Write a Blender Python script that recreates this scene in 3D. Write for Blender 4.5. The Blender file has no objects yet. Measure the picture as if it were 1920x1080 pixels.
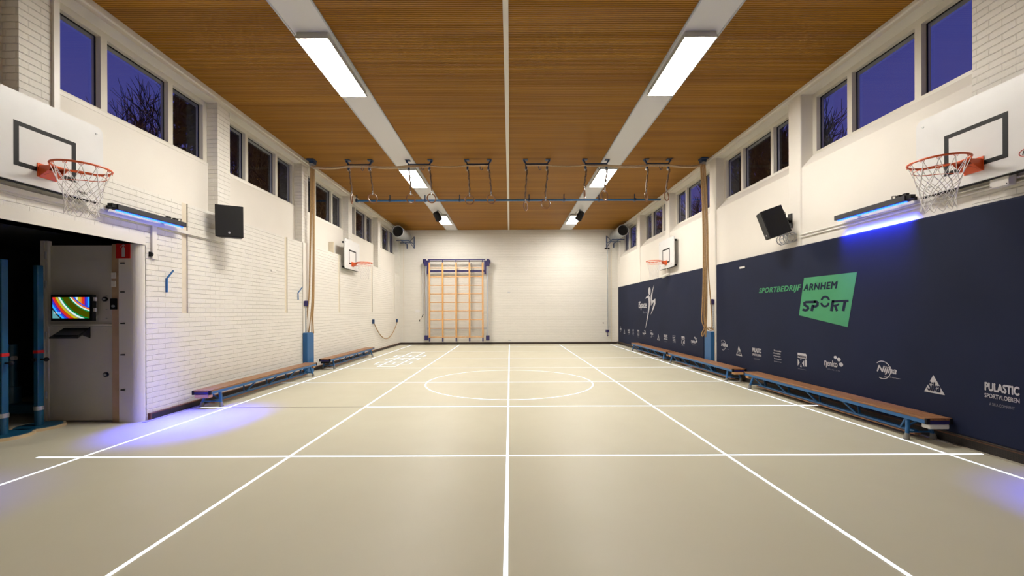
import bpy, math, random
from math import sin, cos, pi, radians, sqrt, atan2
from mathutils import Vector, Matrix

C = bpy.context.scene.collection
random.seed(7)

# ------------------------------------------------------------------ camera
F, HX, HY, TH, EYE = 760.0, 956.0, 584.5, 0.0037, 1.5
XL, XR, YB, ZC = -5.08, 5.0, 18.75, 5.29      # wall faces, back wall, ceiling


def ray(px, py):
    u = (px - HX) / F; v = (HY - py) / F
    return u + TH * v, v - TH * u              # X/Y, (Z-eye)/Y


def onx(px, py, X):                            # point on a plane X = const -> (Y, Z)
    u, v = ray(px, py); Y = X / u
    return Y, EYE + v * Y


def ony(px, py, Y):                            # point on a plane Y = const -> (X, Z)
    u, v = ray(px, py)
    return u * Y, EYE + v * Y


cam = bpy.data.cameras.new('camera')
cam_o = bpy.data.objects.new('camera', cam); C.objects.link(cam_o)
cam.sensor_width = 36.0; cam.lens = F / 1920 * 36
cam.shift_x = (960 - HX) / 1920; cam.shift_y = (HY - 540) / 1920
cam.clip_start = 0.05; cam.clip_end = 300
r_ = Vector((cos(TH), 0, -sin(TH))); u_ = Vector((sin(TH), 0, cos(TH))); b_ = Vector((0, -1, 0))
M = Matrix((r_, u_, b_)).transposed().to_4x4(); M.translation = Vector((0, 0, EYE))
cam_o.matrix_world = M
bpy.context.scene.camera = cam_o

# ------------------------------------------------------------------ materials
def nt(name):
    m = bpy.data.materials.new(name); m.use_nodes = True
    n = m.node_tree; n.nodes.clear()
    out = n.nodes.new('ShaderNodeOutputMaterial')
    return m, n, out


def N(n, t, **k):
    x = n.nodes.new(t)
    for a, v in k.items():
        setattr(x, a, v)
    return x


def mat(name, col, rough=0.5, metal=0.0, spec=0.5, vary=0.0, vscale=6.0, bump=0.0, bscale=60.0, emis=None, es=0.0, stretch=None):
    m, n, out = nt(name)
    b = N(n, 'ShaderNodeBsdfPrincipled')
    b.inputs['Base Color'].default_value = (*col, 1)
    b.inputs['Roughness'].default_value = rough
    b.inputs['Metallic'].default_value = metal
    b.inputs['Specular IOR Level'].default_value = spec
    g = N(n, 'ShaderNodeNewGeometry')
    src = g.outputs['Position']
    if stretch:
        mp = N(n, 'ShaderNodeMapping'); mp.inputs['Scale'].default_value = stretch
        n.links.new(src, mp.inputs['Vector']); src = mp.outputs['Vector']
    if vary:
        t = N(n, 'ShaderNodeTexNoise'); t.inputs['Scale'].default_value = vscale; t.inputs['Detail'].default_value = 4
        n.links.new(src, t.inputs['Vector'])
        r = N(n, 'ShaderNodeMapRange'); r.inputs['From Min'].default_value = .3; r.inputs['From Max'].default_value = .7
        r.inputs['To Min'].default_value = 1 - vary; r.inputs['To Max'].default_value = 1 + vary
        n.links.new(t.outputs['Fac'], r.inputs['Value'])
        x = N(n, 'ShaderNodeVectorMath', operation='SCALE'); x.inputs[0].default_value = col
        n.links.new(r.outputs[0], x.inputs['Scale']); n.links.new(x.outputs[0], b.inputs['Base Color'])
    if bump:
        t = N(n, 'ShaderNodeTexNoise'); t.inputs['Scale'].default_value = bscale
        n.links.new(src, t.inputs['Vector'])
        bp = N(n, 'ShaderNodeBump'); bp.inputs['Strength'].default_value = bump; bp.inputs['Distance'].default_value = .005
        n.links.new(t.outputs['Fac'], bp.inputs['Height']); n.links.new(bp.outputs[0], b.inputs['Normal'])
    if emis:
        b.inputs['Emission Color'].default_value = (*emis, 1); b.inputs['Emission Strength'].default_value = es
    n.links.new(b.outputs[0], out.inputs[0])
    return m


def emit(name, col, s):
    m, n, out = nt(name)
    e = N(n, 'ShaderNodeEmission'); e.inputs[0].default_value = (*col, 1); e.inputs[1].default_value = s
    n.links.new(e.outputs[0], out.inputs[0])
    return m


def brick_mat(name, col, mort):
    m, n, out = nt(name)
    b = N(n, 'ShaderNodeBsdfPrincipled'); b.inputs['Roughness'].default_value = .55
    b.inputs['Specular IOR Level'].default_value = .3
    g = N(n, 'ShaderNodeNewGeometry'); s = N(n, 'ShaderNodeSeparateXYZ'); n.links.new(g.outputs['Position'], s.inputs[0])
    a = N(n, 'ShaderNodeMath', operation='ADD'); n.links.new(s.outputs[0], a.inputs[0]); n.links.new(s.outputs[1], a.inputs[1])
    cb = N(n, 'ShaderNodeCombineXYZ'); n.links.new(a.outputs[0], cb.inputs[0]); n.links.new(s.outputs[2], cb.inputs[1])
    # slight waviness of hand laid courses
    nz = N(n, 'ShaderNodeTexNoise'); nz.inputs['Scale'].default_value = 9; n.links.new(g.outputs['Position'], nz.inputs['Vector'])
    sc = N(n, 'ShaderNodeVectorMath', operation='SCALE'); sc.inputs['Scale'].default_value = .012
    n.links.new(nz.outputs['Color'], sc.inputs[0])
    ad = N(n, 'ShaderNodeVectorMath', operation='ADD'); n.links.new(cb.outputs[0], ad.inputs[0]); n.links.new(sc.outputs[0], ad.inputs[1])
    br = N(n, 'ShaderNodeTexBrick'); br.inputs['Scale'].default_value = 1
    br.inputs['Brick Width'].default_value = .225; br.inputs['Row Height'].default_value = .0755
    br.inputs['Mortar Size'].default_value = .006; br.inputs['Mortar Smooth'].default_value = .6
    br.inputs['Color1'].default_value = (*col, 1); br.inputs['Color2'].default_value = (*[c * .97 for c in col], 1)
    br.inputs['Mortar'].default_value = (*mort, 1)
    n.links.new(ad.outputs[0], br.inputs['Vector'])
    n.links.new(br.outputs['Color'], b.inputs['Base Color'])
    bc = N(n, 'ShaderNodeTexBrick'); bc.inputs['Scale'].default_value = 1; bc.inputs['Brick Width'].default_value = 400
    bc.inputs['Row Height'].default_value = .0755; bc.inputs['Mortar Size'].default_value = .007; bc.inputs['Mortar Smooth'].default_value = .7
    n.links.new(ad.outputs[0], bc.inputs['Vector'])
    f1 = N(n, 'ShaderNodeMath', operation='MULTIPLY'); f1.inputs[1].default_value = .4; n.links.new(br.outputs['Fac'], f1.inputs[0])
    f2 = N(n, 'ShaderNodeMath', operation='MULTIPLY_ADD'); f2.inputs[1].default_value = .6; n.links.new(bc.outputs['Fac'], f2.inputs[0]); n.links.new(f1.outputs[0], f2.inputs[2])
    n2 = N(n, 'ShaderNodeTexNoise'); n2.inputs['Scale'].default_value = 70; n.links.new(g.outputs['Position'], n2.inputs['Vector'])
    h = N(n, 'ShaderNodeMath', operation='MULTIPLY'); h.inputs[1].default_value = .18; n.links.new(n2.outputs['Fac'], h.inputs[0])
    h2 = N(n, 'ShaderNodeMath', operation='SUBTRACT'); n.links.new(h.outputs[0], h2.inputs[0]); n.links.new(f2.outputs[0], h2.inputs[1])
    bp = N(n, 'ShaderNodeBump'); bp.inputs['Strength'].default_value = .9; bp.inputs['Distance'].default_value = .012
    n.links.new(h2.outputs[0], bp.inputs['Height']); n.links.new(bp.outputs[0], b.inputs['Normal'])
    n.links.new(b.outputs[0], out.inputs[0])
    return m


def ceiling_mat():
    m, n, out = nt('wood slat ceiling')
    b = N(n, 'ShaderNodeBsdfPrincipled'); b.inputs['Roughness'].default_value = .5
    b.inputs['Specular IOR Level'].default_value = .2
    g = N(n, 'ShaderNodeNewGeometry'); s = N(n, 'ShaderNodeSeparateXYZ'); n.links.new(g.outputs['Position'], s.inputs[0])
    mul = N(n, 'ShaderNodeMath', operation='MULTIPLY'); mul.inputs[1].default_value = 2 * pi / .034
    n.links.new(s.outputs[1], mul.inputs[0])
    si = N(n, 'ShaderNodeMath', operation='SINE'); n.links.new(mul.outputs[0], si.inputs[0])
    gr = N(n, 'ShaderNodeMapRange'); gr.inputs['From Min'].default_value = -1; gr.inputs['From Max'].default_value = -.3
    n.links.new(si.outputs[0], gr.inputs['Value'])              # 0 in the groove, 1 on the slat
    # boards running across the hall: colour differs from slat to slat
    mp = N(n, 'ShaderNodeMapping'); mp.inputs['Scale'].default_value = (.22, 5.5, 1); n.links.new(g.outputs['Position'], mp.inputs[0])
    nz = N(n, 'ShaderNodeTexNoise'); nz.inputs['Scale'].default_value = 1; nz.inputs['Detail'].default_value = 6; n.links.new(mp.outputs[0], nz.inputs['Vector'])
    rp = N(n, 'ShaderNodeValToRGB'); e = rp.color_ramp.elements
    e[0].position = .3; e[0].color = (.255, .105, .006, 1); e[1].position = .72; e[1].color = (.42, .20, .020, 1)
    n.links.new(nz.outputs['Fac'], rp.inputs[0])
    mx = N(n, 'ShaderNodeMix', data_type='RGBA'); mx.inputs[6].default_value = (.16, .066, .008, 1)
    n.links.new(gr.outputs[0], mx.inputs[0]); n.links.new(rp.outputs[0], mx.inputs[7])
    n.links.new(mx.outputs[2], b.inputs['Base Color'])
    bp = N(n, 'ShaderNodeBump'); bp.inputs['Strength'].default_value = .5; bp.inputs['Distance'].default_value = .012
    n.links.new(si.outputs[0], bp.inputs['Height']); n.links.new(bp.outputs[0], b.inputs['Normal'])
    n.links.new(b.outputs[0], out.inputs[0])
    return m


def glass_mat():
    m, n, out = nt('window glass')
    t = N(n, 'ShaderNodeBsdfTransparent'); t.inputs[0].default_value = (.93, .95, .97, 1)
    gl = N(n, 'ShaderNodeBsdfGlossy'); gl.inputs['Roughness'].default_value = .02
    lw = N(n, 'ShaderNodeLayerWeight'); lw.inputs[0].default_value = .5
    pw = N(n, 'ShaderNodeMath', operation='POWER'); pw.inputs[1].default_value = 5; n.links.new(lw.outputs['Facing'], pw.inputs[0])
    fr = N(n, 'ShaderNodeMath', operation='MULTIPLY_ADD'); fr.inputs[1].default_value = .9; fr.inputs[2].default_value = .035; n.links.new(pw.outputs[0], fr.inputs[0])
    mx = N(n, 'ShaderNodeMixShader')
    n.links.new(fr.outputs[0], mx.inputs[0]); n.links.new(t.outputs[0], mx.inputs[1]); n.links.new(gl.outputs[0], mx.inputs[2])
    n.links.new(mx.outputs[0], out.inputs[0])
    return m


def grille_mat():
    m, n, out = nt('perforated skirting')
    b = N(n, 'ShaderNodeBsdfPrincipled'); b.inputs['Roughness'].default_value = .5
    g = N(n, 'ShaderNodeNewGeometry'); s = N(n, 'ShaderNodeSeparateXYZ'); n.links.new(g.outputs['Position'], s.inputs[0])
    a = N(n, 'ShaderNodeMath', operation='ADD'); n.links.new(s.outputs[0], a.inputs[0]); n.links.new(s.outputs[1], a.inputs[1])
    cb = N(n, 'ShaderNodeCombineXYZ'); n.links.new(a.outputs[0], cb.inputs[0]); n.links.new(s.outputs[2], cb.inputs[1])
    br = N(n, 'ShaderNodeTexBrick'); br.inputs['Scale'].default_value = 1; br.offset = 0
    br.inputs['Brick Width'].default_value = .022; br.inputs['Row Height'].default_value = .018; br.inputs['Mortar Size'].default_value = .004
    br.inputs['Color1'].default_value = (.004, .003, .003, 1); br.inputs['Color2'].default_value = (.004, .003, .003, 1)
    br.inputs['Mortar'].default_value = (.022, .014, .011, 1)
    n.links.new(cb.outputs[0], br.inputs['Vector']); n.links.new(br.outputs['Color'], b.inputs['Base Color'])
    n.links.new(b.outputs[0], out.inputs[0])
    return m


def floor_mat():
    m, n, out = nt('sports floor')
    b = N(n, 'ShaderNodeBsdfPrincipled'); b.inputs['Roughness'].default_value = .42
    b.inputs['Specular IOR Level'].default_value = .35
    g = N(n, 'ShaderNodeNewGeometry')
    nz = N(n, 'ShaderNodeTexNoise'); nz.inputs['Scale'].default_value = .7; nz.inputs['Detail'].default_value = 5; n.links.new(g.outputs['Position'], nz.inputs['Vector'])
    rp = N(n, 'ShaderNodeValToRGB'); e = rp.color_ramp.elements
    e[0].position = .3; e[0].color = (.525, .50, .385, 1); e[1].position = .7; e[1].color = (.55, .525, .405, 1)
    n.links.new(nz.outputs['Fac'], rp.inputs[0]); n.links.new(rp.outputs[0], b.inputs['Base Color'])
    n2 = N(n, 'ShaderNodeTexNoise'); n2.inputs['Scale'].default_value = 3; n2.inputs['Detail'].default_value = 8; n.links.new(g.outputs['Position'], n2.inputs['Vector'])
    mr = N(n, 'ShaderNodeMapRange'); mr.inputs['To Min'].default_value = .36; mr.inputs['To Max'].default_value = .52
    n.links.new(n2.outputs['Fac'], mr.inputs['Value']); n.links.new(mr.outputs[0], b.inputs['Roughness'])
    n.links.new(b.outputs[0], out.inputs[0])
    return m


def screen_mat(cx, cz, w):
    """abstract fan of coloured stripes on the monitor"""
    m, n, out = nt('stripe screen')
    g = N(n, 'ShaderNodeNewGeometry'); s = N(n, 'ShaderNodeSeparateXYZ'); n.links.new(g.outputs['Position'], s.inputs[0])
    # screen units: 0..750 across, 0..430 down
    def lin(o, off, k):
        a = N(n, 'ShaderNodeMath', operation='SUBTRACT'); n.links.new(o, a.inputs[0]); a.inputs[1].default_value = off
        c = N(n, 'ShaderNodeMath', operation='MULTIPLY'); n.links.new(a.outputs[0], c.inputs[0]); c.inputs[1].default_value = k
        return c.outputs[0]
    k = 750 / w
    x = lin(s.outputs[0], cx - w / 2, k); z = lin(s.outputs[2], cz, -k)
    def sq(o, off):
        a = N(n, 'ShaderNodeMath', operation='SUBTRACT'); n.links.new(o, a.inputs[0]); a.inputs[1].default_value = off
        c = N(n, 'ShaderNodeMath', operation='POWER'); n.links.new(a.outputs[0], c.inputs[0]); c.inputs[1].default_value = 2
        ab = N(n, 'ShaderNodeMath', operation='MULTIPLY'); n.links.new(a.outputs[0], ab.inputs[0]); n.links.new(a.outputs[0], ab.inputs[1])
        return ab.outputs[0]
    ad = N(n, 'ShaderNodeMath', operation='ADD'); n.links.new(sq(x, 930), ad.inputs[0]); n.links.new(sq(z, -400), ad.inputs[1])
    rt = N(n, 'ShaderNodeMath', operation='SQRT'); n.links.new(ad.outputs[0], rt.inputs[0])
    def ramp(val, lo, hi, stops):
        mr = N(n, 'ShaderNodeMapRange'); mr.inputs['From Min'].default_value = lo; mr.inputs['From Max'].default_value = hi
        n.links.new(val, mr.inputs['Value'])
        r = N(n, 'ShaderNodeValToRGB'); cr = r.color_ramp; cr.interpolation = 'CONSTANT'
        for i, (p, c) in enumerate(stops):
            q = (p - lo) / (hi - lo)
            el = cr.elements[i] if i < 2 else cr.elements.new(q)
            el.position = q; el.color = (*c, 1)
        n.links.new(mr.outputs[0], r.inputs[0])
        return r.outputs[0]
    gr, ol, wh, orr, bl, ye, rd, pu, lb, te = (.0, .2, .05), (.05, .06, .0), (.6, .8, .75), (.7, .15, .02), (.02, .06, .6), (.5, .4, .01), (.6, .03, .01), (.1, .01, .3), (.02, .35, .9), (.1, .3, .33)
    a = ramp(rt.outputs[0], 625, 1200, [(625, bl), (650, orr), (680, wh), (705, gr), (725, ol), (845, gr), (872, wh), (905, (.25, .25, .2)), (920, ye), (960, (.2, .1, .0)), (968, rd), (1020, pu), (1045, bl), (1072, lb), (1110, (.01, .01, .02)), (1135, te)])
    c = ramp(x, 400, 760, [(400, lb), (470, wh), (510, ye), (570, orr), (600, rd), (650, pu), (670, bl), (710, lb)])
    lt = N(n, 'ShaderNodeMath', operation='LESS_THAN'); n.links.new(rt.outputs[0], lt.inputs[0]); lt.inputs[1].default_value = 628
    mx = N(n, 'ShaderNodeMix', data_type='RGBA'); n.links.new(lt.outputs[0], mx.inputs[0]); n.links.new(a, mx.inputs[6]); n.links.new(c, mx.inputs[7])
    e = N(n, 'ShaderNodeEmission'); e.inputs[1].default_value = 1.0; n.links.new(mx.outputs[2], e.inputs[0])
    n.links.new(e.outputs[0], out.inputs[0])
    return m


WHITE = (.79, .745, .68)
m_brick = brick_mat('white painted brick', (.71, .685, .635), (.71, .685, .635))
m_plaster = mat('white plaster', (.70, .665, .61), .6, spec=.3, vary=.02, vscale=1.5, bump=.08, bscale=40)
m_slot = mat('beige plaster strip', (.66, .59, .47), .7, vary=.05)
m_paint = mat('cream paint', (.69, .66, .60), .4)
m_frame = mat('window frame paint', (.60, .57, .50), .4)
m_wood_c = ceiling_mat()
m_strip = mat('grey white ceiling panel', (.66, .66, .68), .5)
m_floor = floor_mat()
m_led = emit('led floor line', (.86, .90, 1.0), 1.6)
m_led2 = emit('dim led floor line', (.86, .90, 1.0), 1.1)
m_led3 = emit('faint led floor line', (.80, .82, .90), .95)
m_seam = mat('floor seam', (.30, .27, .21), .5)
m_glass = glass_mat()
m_grille = grille_mat()
m_dark = mat('dark brown stain', (.03, .018, .012), .5)
m_redbrown = mat('red brown wood edge', (.13, .045, .02), .5, vary=.25, vscale=8)
m_mat = mat('navy mat fabric', (.008, .0125, .036), .7, spec=.18, vary=.12, vscale=1.1, bump=.15, bscale=14)
m_print = mat('white print', (.44, .43, .46), .6)
m_dimprint = mat('grey print', (.16, .16, .19), .6)
m_green = mat('green print', (.035, .24, .105), .6, vary=.04)
m_navyp = mat('navy print', (.008, .0125, .036), .7, spec=.18)
m_board = mat('white backboard', (.66, .66, .66), .35, vary=.02)
m_black = mat('black plastic', (.006, .006, .007), .5, spec=.25)
m_blackp = mat('black paint', (.012, .012, .013), .5, spec=.2)
m_orange = mat('orange powder coat', (.72, .115, .025), .35)
m_net = mat('white net cord', (.75, .73, .72), .8)
m_blue = mat('blue steel', (.018, .115, .30), .35, vary=.1, vscale=9)
m_dblue = mat('dark blue steel', (.02, .05, .13), .4)
m_navy = mat('violet blue steel', (.022, .016, .10), .4)
m_bluepad = mat('blue pad vinyl', (.012, .10, .27), .35, bump=.05, bscale=12)
m_rubber = mat('grey rubber', (.20, .19, .17), .7)
m_seat = mat('brown bench wood', (.25, .11, .042), .4, vary=.3, vscale=3, stretch=(14, 1.2, 14))
m_block = mat('light wood block', (.62, .33, .15), .5, vary=.12, vscale=9)
m_white = mat('white plastic', (.72, .70, .66), .4)
m_pine = mat('pine wood', (.62, .32, .10), .45, vary=.15, vscale=5, stretch=(4, 4, 1))
m_steel = mat('galvanised steel', (.42, .44, .45), .4, metal=.6, vary=.08)
m_lsteel = mat('light grey steel', (.44, .46, .50), .35, metal=.2)
m_rope = mat('hemp rope', (.38, .24, .11), .85, vary=.25, vscale=60)
m_rope2 = mat('pale rope', (.50, .38, .25), .85, vary=.2, vscale=60)
m_strap = mat('dark webbing strap', (.13, .08, .05), .8, vary=.6, vscale=30)
m_ringw = mat('wood ring', (.20, .09, .04), .4, vary=.15)
m_lampbody = mat('lamp housing', (.50, .49, .47), .35, metal=.3)
m_lamp = emit('lit lamp diffuser', (1.0, .95, .865), 84.0)
m_ledhouse = mat('led bar housing', (.012, .012, .02), .4)
m_diode = emit('blue led diode', (.012, .07, 1.0), 9.0)
m_red = mat('red sign', (.55, .012, .012), .4)
m_door = mat('grey white door panel', (.56, .53, .48), .5, vary=.05, vscale=2)
m_ply = mat('raw plywood', (.50, .34, .21), .6, vary=.12, vscale=4)
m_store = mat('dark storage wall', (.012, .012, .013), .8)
m_bark = mat('dark bark', (.010, .008, .008), .9)
m_ground = mat('dark ground', (.02, .025, .02), .9)
m_cord = mat('grey cable', (.12, .12, .12), .6)

# ------------------------------------------------------------------ mesh builder
ORG = {}


class MB:
    def __init__(s):
        s.v = []; s.f = []

    def add(s, vs, fs):
        o = len(s.v); s.v += [Vector(v) for v in vs]; s.f += [tuple(i + o for i in f) for f in fs]; return s

    def box(s, x0, x1, y0, y1, z0, z1, m=None):
        x0, x1 = min(x0, x1), max(x0, x1); y0, y1 = min(y0, y1), max(y0, y1); z0, z1 = min(z0, z1), max(z0, z1)
        vs = [Vector(p) for p in ((x0, y0, z0), (x1, y0, z0), (x1, y1, z0), (x0, y1, z0), (x0, y0, z1), (x1, y0, z1), (x1, y1, z1), (x0, y1, z1))]
        if m is not None: vs = [m @ v for v in vs]
        return s.add(vs, [(0, 3, 2, 1), (4, 5, 6, 7), (0, 1, 5, 4), (1, 2, 6, 5), (2, 3, 7, 6), (3, 0, 4, 7)])

    def bar(s, p0, p1, w, d, up=(0, 0, 1)):
        """rectangular bar from p0 to p1, w across, d along 'up'"""
        p0 = Vector(p0); p1 = Vector(p1); t = (p1 - p0).normalized(); u = Vector(up)
        a = t.cross(u)
        if a.length < 1e-4: a = t.cross(Vector((0, 1, 0)))
        a.normalize(); b = a.cross(t).normalized()
        vs = [p + a * (w / 2 * i) + b * (d / 2 * j) for p in (p0, p1) for i, j in ((-1, -1), (1, -1), (1, 1), (-1, 1))]
        return s.add(vs, [(3, 2, 1, 0), (4, 5, 6, 7), (0, 1, 5, 4), (1, 2, 6, 5), (2, 3, 7, 6), (3, 0, 4, 7)])

    def cyl(s, p0, p1, r, n=12, r2=None, cap=True):
        p0 = Vector(p0); p1 = Vector(p1); r2 = r if r2 is None else r2
        t = (p1 - p0).normalized(); a = t.orthogonal().normalized(); b = t.cross(a)
        vs = []
        for p, q in ((p0, r), (p1, r2)):
            vs += [p + (a * cos(2 * pi * i / n) + b * sin(2 * pi * i / n)) * q for i in range(n)]
        fs = [(i, (i + 1) % n, n + (i + 1) % n, n + i) for i in range(n)]
        if cap: fs += [tuple(range(n - 1, -1, -1)), tuple(range(n, 2 * n))]
        return s.add(vs, fs)

    def tube(s, pts, r, n=6, closed=False, rs=None):
        pts = [Vector(p) for p in pts]; k = len(pts); vs = []; fs = []
        a = None
        for i, p in enumerate(pts):
            if closed: t = pts[(i + 1) % k] - pts[i - 1]
            else: t = pts[min(i + 1, k - 1)] - pts[max(i - 1, 0)]
            t.normalize()
            a = t.orthogonal().normalized() if a is None else (a - t * a.dot(t))
            if a.length < 1e-5: a = t.orthogonal()
            a.normalize(); b = t.cross(a); q = rs[i] if rs else r
            vs += [p + (a * cos(2 * pi * j / n) + b * sin(2 * pi * j / n)) * q for j in range(n)]
        for i in range(k if closed else k - 1):
            i2 = (i + 1) % k
            fs += [(i * n + j, i * n + (j + 1) % n, i2 * n + (j + 1) % n, i2 * n + j) for j in range(n)]
        if not closed: fs += [tuple(range(n - 1, -1, -1)), tuple((k - 1) * n + j for j in range(n))]
        return s.add(vs, fs)

    def ring(s, c, R, r, axis=(0, 0, 1), n=36, k=8):
        c = Vector(c); ax = Vector(axis).normalized(); a = ax.orthogonal().normalized(); b = ax.cross(a)
        return s.tube([c + (a * cos(2 * pi * i / n) + b * sin(2 * pi * i / n)) * R for i in range(n)], r, k, True)

    def poly(s, pts):
        return s.add(pts, [tuple(range(len(pts)))])

    def prism(s, prof, e):
        """extrude the closed 3D polygon by vector e"""
        n = len(prof); e = Vector(e); vs = [Vector(p) for p in prof]; vs += [v + e for v in vs]
        fs = [tuple(range(n - 1, -1, -1)), tuple(range(n, 2 * n))] + [(i, (i + 1) % n, n + (i + 1) % n, n + i) for i in range(n)]
        return s.add(vs, fs)

    def sphere(s, c, r, n=12, k=8, sc=(1, 1, 1)):
        c = Vector(c); vs = []; fs = []
        for i in range(k + 1):
            t = pi * i / k
            vs += [c + Vector((r * sc[0] * sin(t) * cos(2 * pi * j / n), r * sc[1] * sin(t) * sin(2 * pi * j / n), r * sc[2] * cos(t))) for j in range(n)]
        for i in range(k):
            fs += [(i * n + j, i * n + (j + 1) % n, (i + 1) * n + (j + 1) % n, (i + 1) * n + j) for j in range(n)]
        return s.add(vs, fs)

    def build(s, name, material, parent=None, smooth=False, bevel=0.0, label=None):
        me = bpy.data.meshes.new(name)
        if parent is not None: o = ORG[parent.name]
        else:
            xs = [v.x for v in s.v]; ys = [v.y for v in s.v]; zs = [v.z for v in s.v]
            o = Vector(((min(xs) + max(xs)) / 2, (min(ys) + max(ys)) / 2, min(zs)))
        me.from_pydata([tuple(v - o) for v in s.v], [], s.f); me.update()
        import bmesh
        bm = bmesh.new(); bm.from_mesh(me)
        bmesh.ops.remove_doubles(bm, verts=bm.verts, dist=1e-6)
        bmesh.ops.recalc_face_normals(bm, faces=bm.faces); bm.to_mesh(me); bm.free()
        me.materials.append(material)
        if smooth:
            for p in me.polygons: p.use_smooth = True
            try: me.set_sharp_from_angle(angle=radians(40))
            except Exception: pass
        ob = bpy.data.objects.new(name, me); C.objects.link(ob)
        if parent is not None: ob.parent = parent
        else: ob.location = o
        ORG[ob.name] = o.copy()
        if bevel:
            b = ob.modifiers.new('bevel', 'BEVEL'); b.width = bevel; b.segments = 3; b.limit_method = 'ANGLE'
        if label: ob['label'] = label
        return ob


def thing(name, label, cat, loc, group=None):
    o = bpy.data.objects.new(name, None); C.objects.link(o); o.location = loc; o.empty_display_size = .1
    ORG[o.name] = Vector(loc); o['label'] = label; o['category'] = cat
    if group: o['group'] = group
    return o


def tag(o, label, cat, group=None):
    o['label'] = label; o['category'] = cat
    if group: o['group'] = group
    return o


def struct(o):
    o['kind'] = 'structure'; return o


def frange(a, b, n): return [a + (b - a) * i / (n - 1) for i in range(n)]


# ------------------------------------------------------------------ text
def text2d(body, shear=0.0, bold=0.0, space=1.0):
    cu = bpy.data.curves.new('t', 'FONT'); cu.body = body; cu.shear = shear; cu.space_character = space
    cu.resolution_u = 4; cu.fill_mode = 'FRONT'
    ob = bpy.data.objects.new('t', cu); C.objects.link(ob)
    dg = bpy.context.evaluated_depsgraph_get(); dg.update()
    me = bpy.data.meshes.new_from_object(ob.evaluated_get(dg))
    vs = [(v.co.x, v.co.y) for v in me.vertices]; fs = [tuple(p.vertices) for p in me.polygons]
    bpy.data.objects.remove(ob); bpy.data.curves.remove(cu); bpy.data.meshes.remove(me)
    if bold:                                   # heavier weight: the glyphs spread a little to every side
        v0, f0 = vs, fs; vs, fs = [], []
        for dx, dy in ((0, 0), (-bold, 0), (bold, 0), (0, bold * .7), (0, -bold * .7), (-bold * .7, bold * .5), (bold * .7, -bold * .5)):
            k = len(vs); vs += [(x + dx, y + dy) for x, y in v0]; fs += [tuple(i + k for i in f) for f in f0]
    return vs, fs


def text_rect(mb, body, fn, a0, a1, b0, b1, shear=0.0, bold=0.0, space=1.0):
    """fit the text into the rectangle a0..a1 (reading direction) x b0..b1 and map with fn(a, b) -> 3D"""
    vs, fs = text2d(body, shear, bold, space)
    x0 = min(v[0] for v in vs); x1 = max(v[0] for v in vs); y0 = min(v[1] for v in vs); y1 = max(v[1] for v in vs)
    pts = [Vector(fn(a0 + (x - x0) / (x1 - x0) * (a1 - a0), b0 + (y - y0) / (y1 - y0) * (b1 - b0))) for x, y in vs]
    if bold:                                   # print layers lie a hair above each other
        m = len(pts) // 7
        for i, p in enumerate(pts): p.x += (-.0004 if p.x > 0 else .0004) * (i // m)
    mb.add(pts, fs)
    return mb


# ------------------------------------------------------------------ ROOM
def slab(name, X0, X1, ys, zs, holes, material, extra=None):
    """wall between planes X0 (room face) and X1 made of cells ys x zs minus holes (y0,y1,z0,z1)"""
    ys = sorted(set(ys + [h[i] for h in holes for i in (0, 1)])); zs = sorted(set(zs + [h[i] for h in holes for i in (2, 3)]))
    mb = MB()
    def full(i, j):
        if i < 0 or j < 0 or i >= len(ys) - 1 or j >= len(zs) - 1: return False
        y = (ys[i] + ys[i + 1]) / 2; z = (zs[j] + zs[j + 1]) / 2
        return not any(h[0] < y < h[1] and h[2] < z < h[3] for h in holes)
    for i in range(len(ys) - 1):
        for j in range(len(zs) - 1):
            if not full(i, j): continue
            a, b, c, d = ys[i], ys[i + 1], zs[j], zs[j + 1]
            mb.poly([(X0, a, c), (X0, b, c), (X0, b, d), (X0, a, d)]); mb.poly([(X1, a, c), (X1, a, d), (X1, b, d), (X1, b, c)])
            if not full(i - 1, j): mb.poly([(X0, a, c), (X0, a, d), (X1, a, d), (X1, a, c)])
            if not full(i + 1, j): mb.poly([(X0, b, c), (X1, b, c), (X1, b, d), (X0, b, d)])
            if not full(i, j - 1): mb.poly([(X0, a, c), (X1, a, c), (X1, b, c), (X0, b, c)])
            if not full(i, j + 1): mb.poly([(X0, a, d), (X0, b, d), (X1, b, d), (X1, a, d)])
    if extra: extra(mb)
    return struct(mb.build(name, material))


floor = struct(MB().box(-8.8, 5.3, -1.6, 19.0, -.12, 0).build('floor', m_floor))
Y0R = -1.6
YS0, YS1 = 2.0, 5.65                              # store opening in the left wall
PIL = [4.2 + 2.86 * i for i in range(-2, 6)]      # left pilasters (near edge), .31 wide
PILR = [y - .13 for y in PIL]
SLOTS = [(6.28 + 2.87 * i, 6.40 + 2.87 * i, 1.5, 3.22) for i in range(5)] + [(3.41, 3.53, 2.6, 3.22)]
slab('wall_left', XL, XL - .035, [Y0R, YB], [0, 3.22], [(YS0, YS1, 0, 2.45)] + SLOTS, m_brick)
slab('wall_left_core', XL - .036, XL - .27, [Y0R, YB], [0, 3.22], [(YS0, YS1, 0, 2.45)], m_brick)
t_n = [0]


def trim(mb, m, **k):
    t_n[0] += 1
    return struct(mb.build('trim_%d' % t_n[0], m, **k))


for s in SLOTS[:5]:
    trim(MB().box(XL - .034, XL - .022, s[0] + .002, s[1] - .002, s[2], s[3]), m_slot)
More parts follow.
